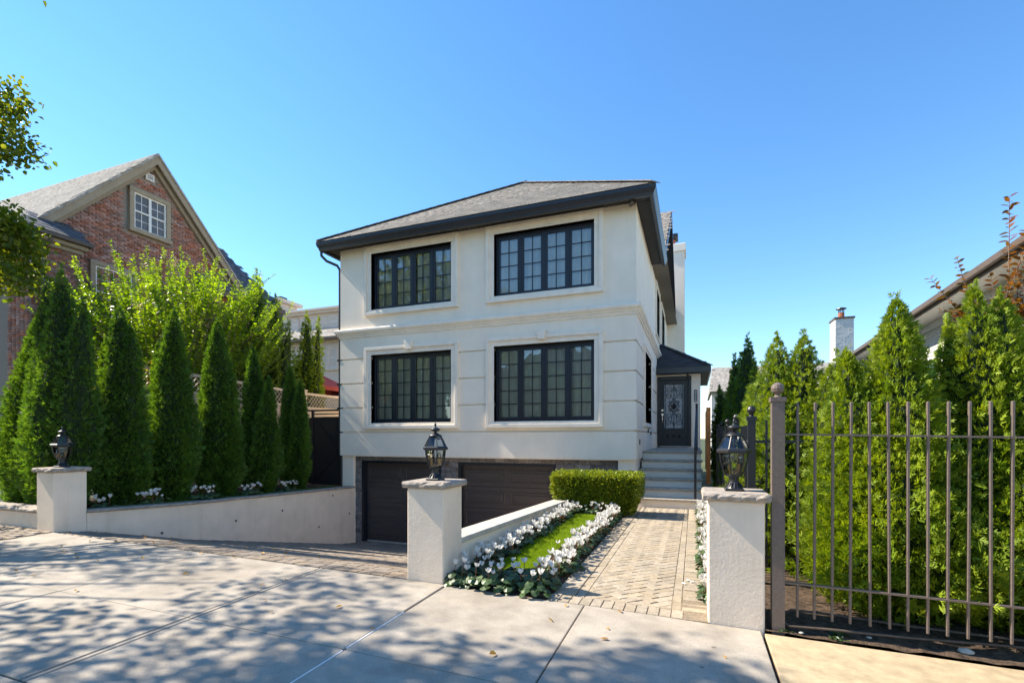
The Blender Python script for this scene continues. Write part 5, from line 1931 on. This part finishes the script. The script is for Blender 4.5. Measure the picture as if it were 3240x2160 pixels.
N = NP.normal(0, 1, (n, 3))
L = NP.uniform(.03, .058, n)
v, q = leaf_hex(P, D, N, L, L * .52, .1, .1)
np_object('crown', v, q, M['leaf_hedge'], HD)
MB().hexa([(-2.47, 9.52, .04), (-1.17, 9.52, .04), (-1.17, 10.1, .04), (-2.47, 10.1, .04), (-2.58, 9.44, .69), (-1.06, 9.44, .69), (-1.06, 10.18, .69), (-2.58, 10.18, .69)]).build('light_block_core', M['core'], HD)  # added dark block inside the leaves, stops light passing through
m = MB()
for i in range(9):
    x = -2.4 + i * .14
    m.tube([(x, 9.6 + R.uniform(-.05, .2), -.05), (x + R.uniform(-.05, .05), 9.55, .3)], .012, 5)
m.build('stems', M['bark'], HD)

# lawn strip in the flower bed
def inside_lawn(x, y):
    if y < 4.95 or y > 9.25: return False
    a, b = -2.13, -1.69
    r = .24
    c = (a + b) / 2
    if y < 4.95 + r: return (x - c) ** 2 / .22 ** 2 + (y - 4.95 - r) ** 2 / r ** 2 < 1
    if y > 9.25 - r: return (x - c) ** 2 / .22 ** 2 + (y - 9.25 + r) ** 2 / r ** 2 < 1
    return a < x < b


pts = []
while len(pts) < 26000:
    x, y = R.uniform(-2.15, -1.67), 4.95 + 4.3 * R.random() ** 1.25
    if inside_lawn(x, y): pts.append((x, y, -.005))
P = np.array(pts)
n = len(P)
D = np.stack([NP.normal(0, .35, n), NP.normal(0, .35, n), np.ones(n)], 1)
L = NP.uniform(.028, .06, n)
v, q = leaf_quads(P, D, NP.normal(0, 1, (n, 3)), L, .0055, .1, .3)
tag(np_object('grass', v, q, M['grass'], None, (-1.9, 7, 0)), 'narrow strip of bright mown grass between the rows of white flowers', 'grass', kind='stuff')
n = 6000
P = np.stack([NP.uniform(-9.3, -8.98, n), 4.75 + 6 * NP.random(n) ** 1.3, np.zeros(n)], 1)
P[:, 2] = .295 - (P[:, 1] - 4.5) * .0309
D = np.stack([NP.normal(0, .35, n), NP.normal(0, .35, n), np.ones(n)], 1)
v, q = leaf_quads(P, D, NP.normal(0, 1, (n, 3)), NP.uniform(.05, .1, n), .008, .1, .3)
tag(np_object('grass_edging', v, q, M['leaf_arb_dark'], None, (-9.1, 7, .2)), 'dark grass edging behind the coping of the driveway wall', 'grass', kind='stuff')

# ------------------------------------------------------------------ white cyclamen
def cyclamen_meshes(seed):
    rr = random.Random(seed)
    m = MB()
    for i in range(34):
        a = rr.uniform(0, 6.283)
        q = rr.random() ** .6 * .145
        h = rr.uniform(.03, .115) - q * .25
        c = V(q * math.cos(a), q * math.sin(a), h + .02)
        s = rr.uniform(.030, .046)
        tilt = V(math.cos(a) * rr.uniform(.2, .9), math.sin(a) * rr.uniform(.2, .9), 1).normalized()
        e1 = tilt.cross(V(-math.sin(a), math.cos(a), 0)).normalized() * -1
        e2 = tilt.cross(e1)
        ring = []
        for k in range(9):
            th = 2 * math.pi * k / 9
            rad = s * (1.0 + .12 * math.cos(th)) * (.55 if k == 0 else 1)
            ring.append(c - e1 * math.cos(th) * rad + e2 * math.sin(th) * rad * .95 + tilt * (rr.uniform(-.006, .006) - .008))
        b = len(m.v)
        m.add([c + tilt * .004] + ring, [(0, 1 + k, 1 + (k + 1) % 9) for k in range(9)])
    return m


def bloom_mesh(seed):
    rr = random.Random(seed)
    m = MB()
    for k in range(5):
        a = 2 * math.pi * k / 5 + rr.uniform(-.3, .3)
        o = V(math.cos(a), math.sin(a), 0)
        s = V(-math.sin(a), math.cos(a), 0)
        l = rr.uniform(.036, .05)
        w = rr.uniform(.014, .019)
        sp = rr.uniform(.25, .75)
        p0 = o * .004
        p1 = o * (.010 + .014 * sp) + V(0, 0, l * .45)
        p2 = o * (.012 + .03 * sp) + V(0, 0, l)
        tw = s * rr.uniform(-.006, .006)
        m.add([p0 - s * .004, p0 + s * .004, p1 + s * w + tw, p2 + s * w * .7 + tw, p2 - s * w * .7 + tw, p1 - s * w + tw, p1 + o * .005, p2 + o * .004],
              [(0, 1, 2, 6), (0, 6, 5), (6, 2, 3, 7), (6, 7, 4, 5)])
    return m


def stem_mesh():
    return MB().tube([(0, 0, -.13), (.004, .003, -.06), (0, .0, .004)], .0028, 5, cap=False)


CYF, CYB = [], []
for s_ in range(5):
    o = cyclamen_meshes(s_)
    me = bpy.data.meshes.new('foliage'); me.from_pydata([tuple(p) for p in o.v], [], o.f); me.materials.append(M['leaf_cyclamen']); CYF.append(me)
for s_ in range(6):
    o = bloom_mesh(40 + s_)
    k = len(o.f)
    st = stem_mesh()
    o.add(st.v, st.f)
    me = bpy.data.meshes.new('bloom'); me.from_pydata([tuple(p) for p in o.v], [], o.f)
    me.materials.append(M['petal']); me.materials.append(M['stem'])
    for i in range(k, len(me.polygons)): me.polygons[i].material_index = 1
    for p in me.polygons: p.use_smooth = True
    CYB.append(me)


def cyclamen(x, y, z, nb, label, group, scale=1.0):
    t = thing('cyclamen', (x, y, z), label, 'flower', group)
    o = bpy.data.objects.new('foliage', R.choice(CYF))
    link(o, t)
    o.rotation_euler = (0, 0, R.uniform(0, 6.28))
    s = scale * R.uniform(.92, 1.15)
    o.scale = (s, s, s)
    for i in range(nb):
        o = bpy.data.objects.new('bloom', R.choice(CYB))
        link(o, t)
        a, q = R.uniform(0, 6.28), R.random() ** .5 * .12
        o.location = (q * math.cos(a), q * math.sin(a), R.uniform(.115, .215) * scale)
        o.rotation_euler = (R.gauss(0, .2), R.gauss(0, .2), R.uniform(0, 6.28))
        s = R.uniform(.8, 1.2)
        o.scale = (s, s, s)


y = 4.98
while y < 9.3:
    cyclamen(-2.22 + R.gauss(0, .025), y, .0, R.randint(8, 13), 'white cyclamen in the row against the narrow retaining wall', 'cyclamen row along the retaining wall')
    y += .205 * R.uniform(.85, 1.15)
y = 4.82
while y < 9.4:
    cyclamen(-1.395 + R.gauss(0, .03), y, -.015, R.randint(8, 13) if y > 5.2 else 7, 'white cyclamen in the row along the brick path edge', 'cyclamen row along the path')
    y += .205
for x in (-2.22, -2.03, -1.83, -1.63, -1.42):
    cyclamen(x, 4.42 + R.gauss(0, .015), .0, R.randint(2, 4), 'white cyclamen with few blooms at the front end of the flower bed', 'cyclamen at the front of the bed', 1.12)
for x in (-2.25, -2.0, -1.78, -1.56):
    cyclamen(x, 4.70 + R.gauss(0, .02), .0, R.randint(2, 4), 'white cyclamen in the second line from the front of the bed', 'cyclamen second line of the bed', 1.08)
cyclamen(-1.37, 4.6, -.01, 3, 'white cyclamen at the corner of the bed next to the path and sidewalk', 'cyclamen at the bed corner', 1.1)
for x in (-2.05, -1.86, -1.67, -1.42):
    cyclamen(x, 9.36 + R.gauss(0, .03), .0, R.randint(4, 6), 'white cyclamen at the foot of the clipped hedge', 'cyclamen under the hedge')
y = 4.86
while y < 10.8:
    cyclamen(.175 + R.gauss(0, .012), y, -.03, R.randint(6, 9), 'white cyclamen in the strip right of the path behind the pillar', 'cyclamen strip behind the right pillar')
    y += .215
for (y, x, z, nb) in ((5.12, -9.1, .3, 9), (5.78, -9.1, .27, 9), (6.02, -9.08, .27, 5), (6.75, -9.1, .25, 4), (6.95, -9.08, .24, 7), (7.9, -9.1, .21, 9), (8.08, -9.08, .2, 6), (8.95, -9.1, .18, 8), (9.15, -9.08, .17, 6)):
    cyclamen(x, y, z - .02, nb, 'white cyclamen in the shade under the dark arborvitae row', 'cyclamen under the dark arborvitae', 1.25)

# ------------------------------------------------------------------ small things on the ground
lv, lq = leaf_hex(np.array([[-.03, 0, .003]]), np.array([[1., 0, 0]]), np.array([[0, 0, 1.]]), .06, .042, .25, -.1)
me_leaf = bpy.data.meshes.new('fallen_leaf')
me_leaf.from_pydata([tuple(p) for p in lv], [], [tuple(q) for q in lq])
me_leaf.materials.append(M['dry_leaf'])
spots = []
for i in range(48):
    x = -8.6 + 8.9 * R.random() ** 1.5
    spots.append((x, R.uniform(2.0, 4.28), 'apron'))
for i in range(26): spots.append((R.uniform(-8.6, -4.2), R.uniform(4.4, 5.6), 'drive'))
for (x, y, w) in spots:
    o = bpy.data.objects.new('fallen_leaf', me_leaf)
    zz = G(x, y) + .006 if w == 'apron' else DZ(x, y) + .012
    link(o, None, (x, y, zz))
    o.rotation_euler = (R.gauss(0, .3), R.gauss(0, .3), R.uniform(0, 6.28))
    s = R.uniform(.55, 1.15)
    o.scale = (s, s * R.uniform(.6, 1), s)
    if w == 'apron': tag(o, 'small dry brown leaf lying on the concrete sidewalk', 'leaf', 'fallen leaves on the sidewalk')
    else: tag(o, 'small dry brown leaf lying on the brick driveway', 'leaf', 'fallen leaves on the driveway')
me_pet = bpy.data.meshes.new('fallen_petal')
me_pet.from_pydata([tuple(p) for p in lv], [], [tuple(q) for q in lq])
me_pet.materials.append(M['petal'])
for (x, y) in ((-.10, 5.32), (-.02, 5.40), (.0, 5.36), (-.06, 5.45), (-.95, 10.4), (-.8, 10.5), (-.7, 10.45), (-1.22, 6.7), (.03, 6.3)):
    o = bpy.data.objects.new('fallen_petal', me_pet)
    link(o, None, (x, y, PZ + .008))
    o.rotation_euler = (R.gauss(0, .2), R.gauss(0, .2), R.uniform(0, 6.28))
    o.scale = (.75, .8, .75)
    tag(o, 'white petal fallen on the brick path', 'petal', 'white petals on the path')
# drip hose on the dirt
m = MB()
pts = [(5, 4.62, -.05), (2.6, 4.60, -.01), (1.6, 4.62, .005), (.95, 4.66, .02), (.76, 4.64, .025), (.68, 4.52, .02), (.66, 4.38, .01), (.70, 4.335, -.005), (1.0, 4.345, .0), (1.5, 4.40, -.01), (2.1, 4.50, -.02), (3.2, 4.58, -.04), (5, 4.66, -.06)]
pts2 = []
for a, b_ in zip(pts, pts[1:]):
    for k in range(5): pts2.append(Vector(a).lerp(Vector(b_), k / 5) + V(0, 0, .012))
tag(m.tube(pts2, .010, 7).build('drip_hose', M['hose'], smooth=True), 'brown drip hose looped on the dirt under the fence', 'hose')
for (x, y, s, lb) in ((1.83, 4.42, .045, 'larger grey stone lying on the dirt by the hose'), (1.05, 4.37, .016, 'small pebble on the dirt near the fence bars'), (1.25, 4.43, .02, 'small pebble near the middle of the dirt strip'), (.78, 4.33, .016, 'small pebble by the old sidewalk corner')):
    m = MB()
    vs, fs = [], []
    for i in range(5):
        for j in range(8):
            th, ph_ = math.pi * i / 4, 6.283 * j / 8
            q = s * R.uniform(.8, 1.15)
            vs.append((x + q * math.sin(th) * math.cos(ph_) * 1.2, y + q * math.sin(th) * math.sin(ph_), G(x) + .025 + q * .55 * math.cos(th)))
    for i in range(4):
        for j in range(8): fs.append((i * 8 + j, i * 8 + (j + 1) % 8, (i + 1) * 8 + (j + 1) % 8, (i + 1) * 8 + j))
    tag(m.add(vs, fs).build('stone', M['coping'], smooth=True), lb, 'stone')
for i, (x, y, k, s, lb) in enumerate(((1.02, 4.41, 14, .07, 'leafy green weed under the brown fence'), (.66, 4.33, 26, .035, 'low green weed at the foot of the fence post'), (1.0, 4.31, 16, .04, 'low weed at the edge of the old sidewalk'))):
    P = np.stack([x + NP.normal(0, .03, k), y + NP.normal(0, .02, k), np.full(k, G(x) + .02)], 1)
    D = np.stack([NP.normal(0, .8, k), NP.normal(0, .8, k), NP.uniform(.3, 1, k)], 1)
    v, q = leaf_hex(P, D, NP.normal(0, .4, (k, 3)) + np.array([0, 0, 1]), s * NP.uniform(.6, 1.2, k), s * .6, .1, .2)
    tag(np_object('weed', v, q, M['leaf_cyclamen'], None, (x, y, G(x))), lb, 'weed')

# ------------------------------------------------------------------ across the street, seen only as reflections in the windows
broad_tree('plane_tree', (-21, -11, -.3), 9, (-21, -11, 10), (6.5, 4.5, 6.5), 200, 90, .3, M['leaf_street'], 'tall tree across the street reflected in the left windows', None, 1.1, .3)
broad_tree('plane_tree', (-11, -10.5, -.3), 5, (-11, -10.5, 4.2), (4.5, 2.5, 2.6), 120, 90, .25, M['leaf_arb_dark'], 'lower tree across the street reflected in the lower right window', None, .8, .2)
OH = thing('opposite_house', (-9, -17, -.3), 'gabled house across the street reflected in the lower windows', 'house')
MB().box(-15, -4, -22, -14, -.5, 5).build('wall', M['cream'], OH)
MB().prism([(-15.6, -13.4, 4.9), (-3.4, -13.4, 4.9), (-9.5, -13.4, 9.2)], (0, -9, 0)).build('roof', M['slate'], OH)
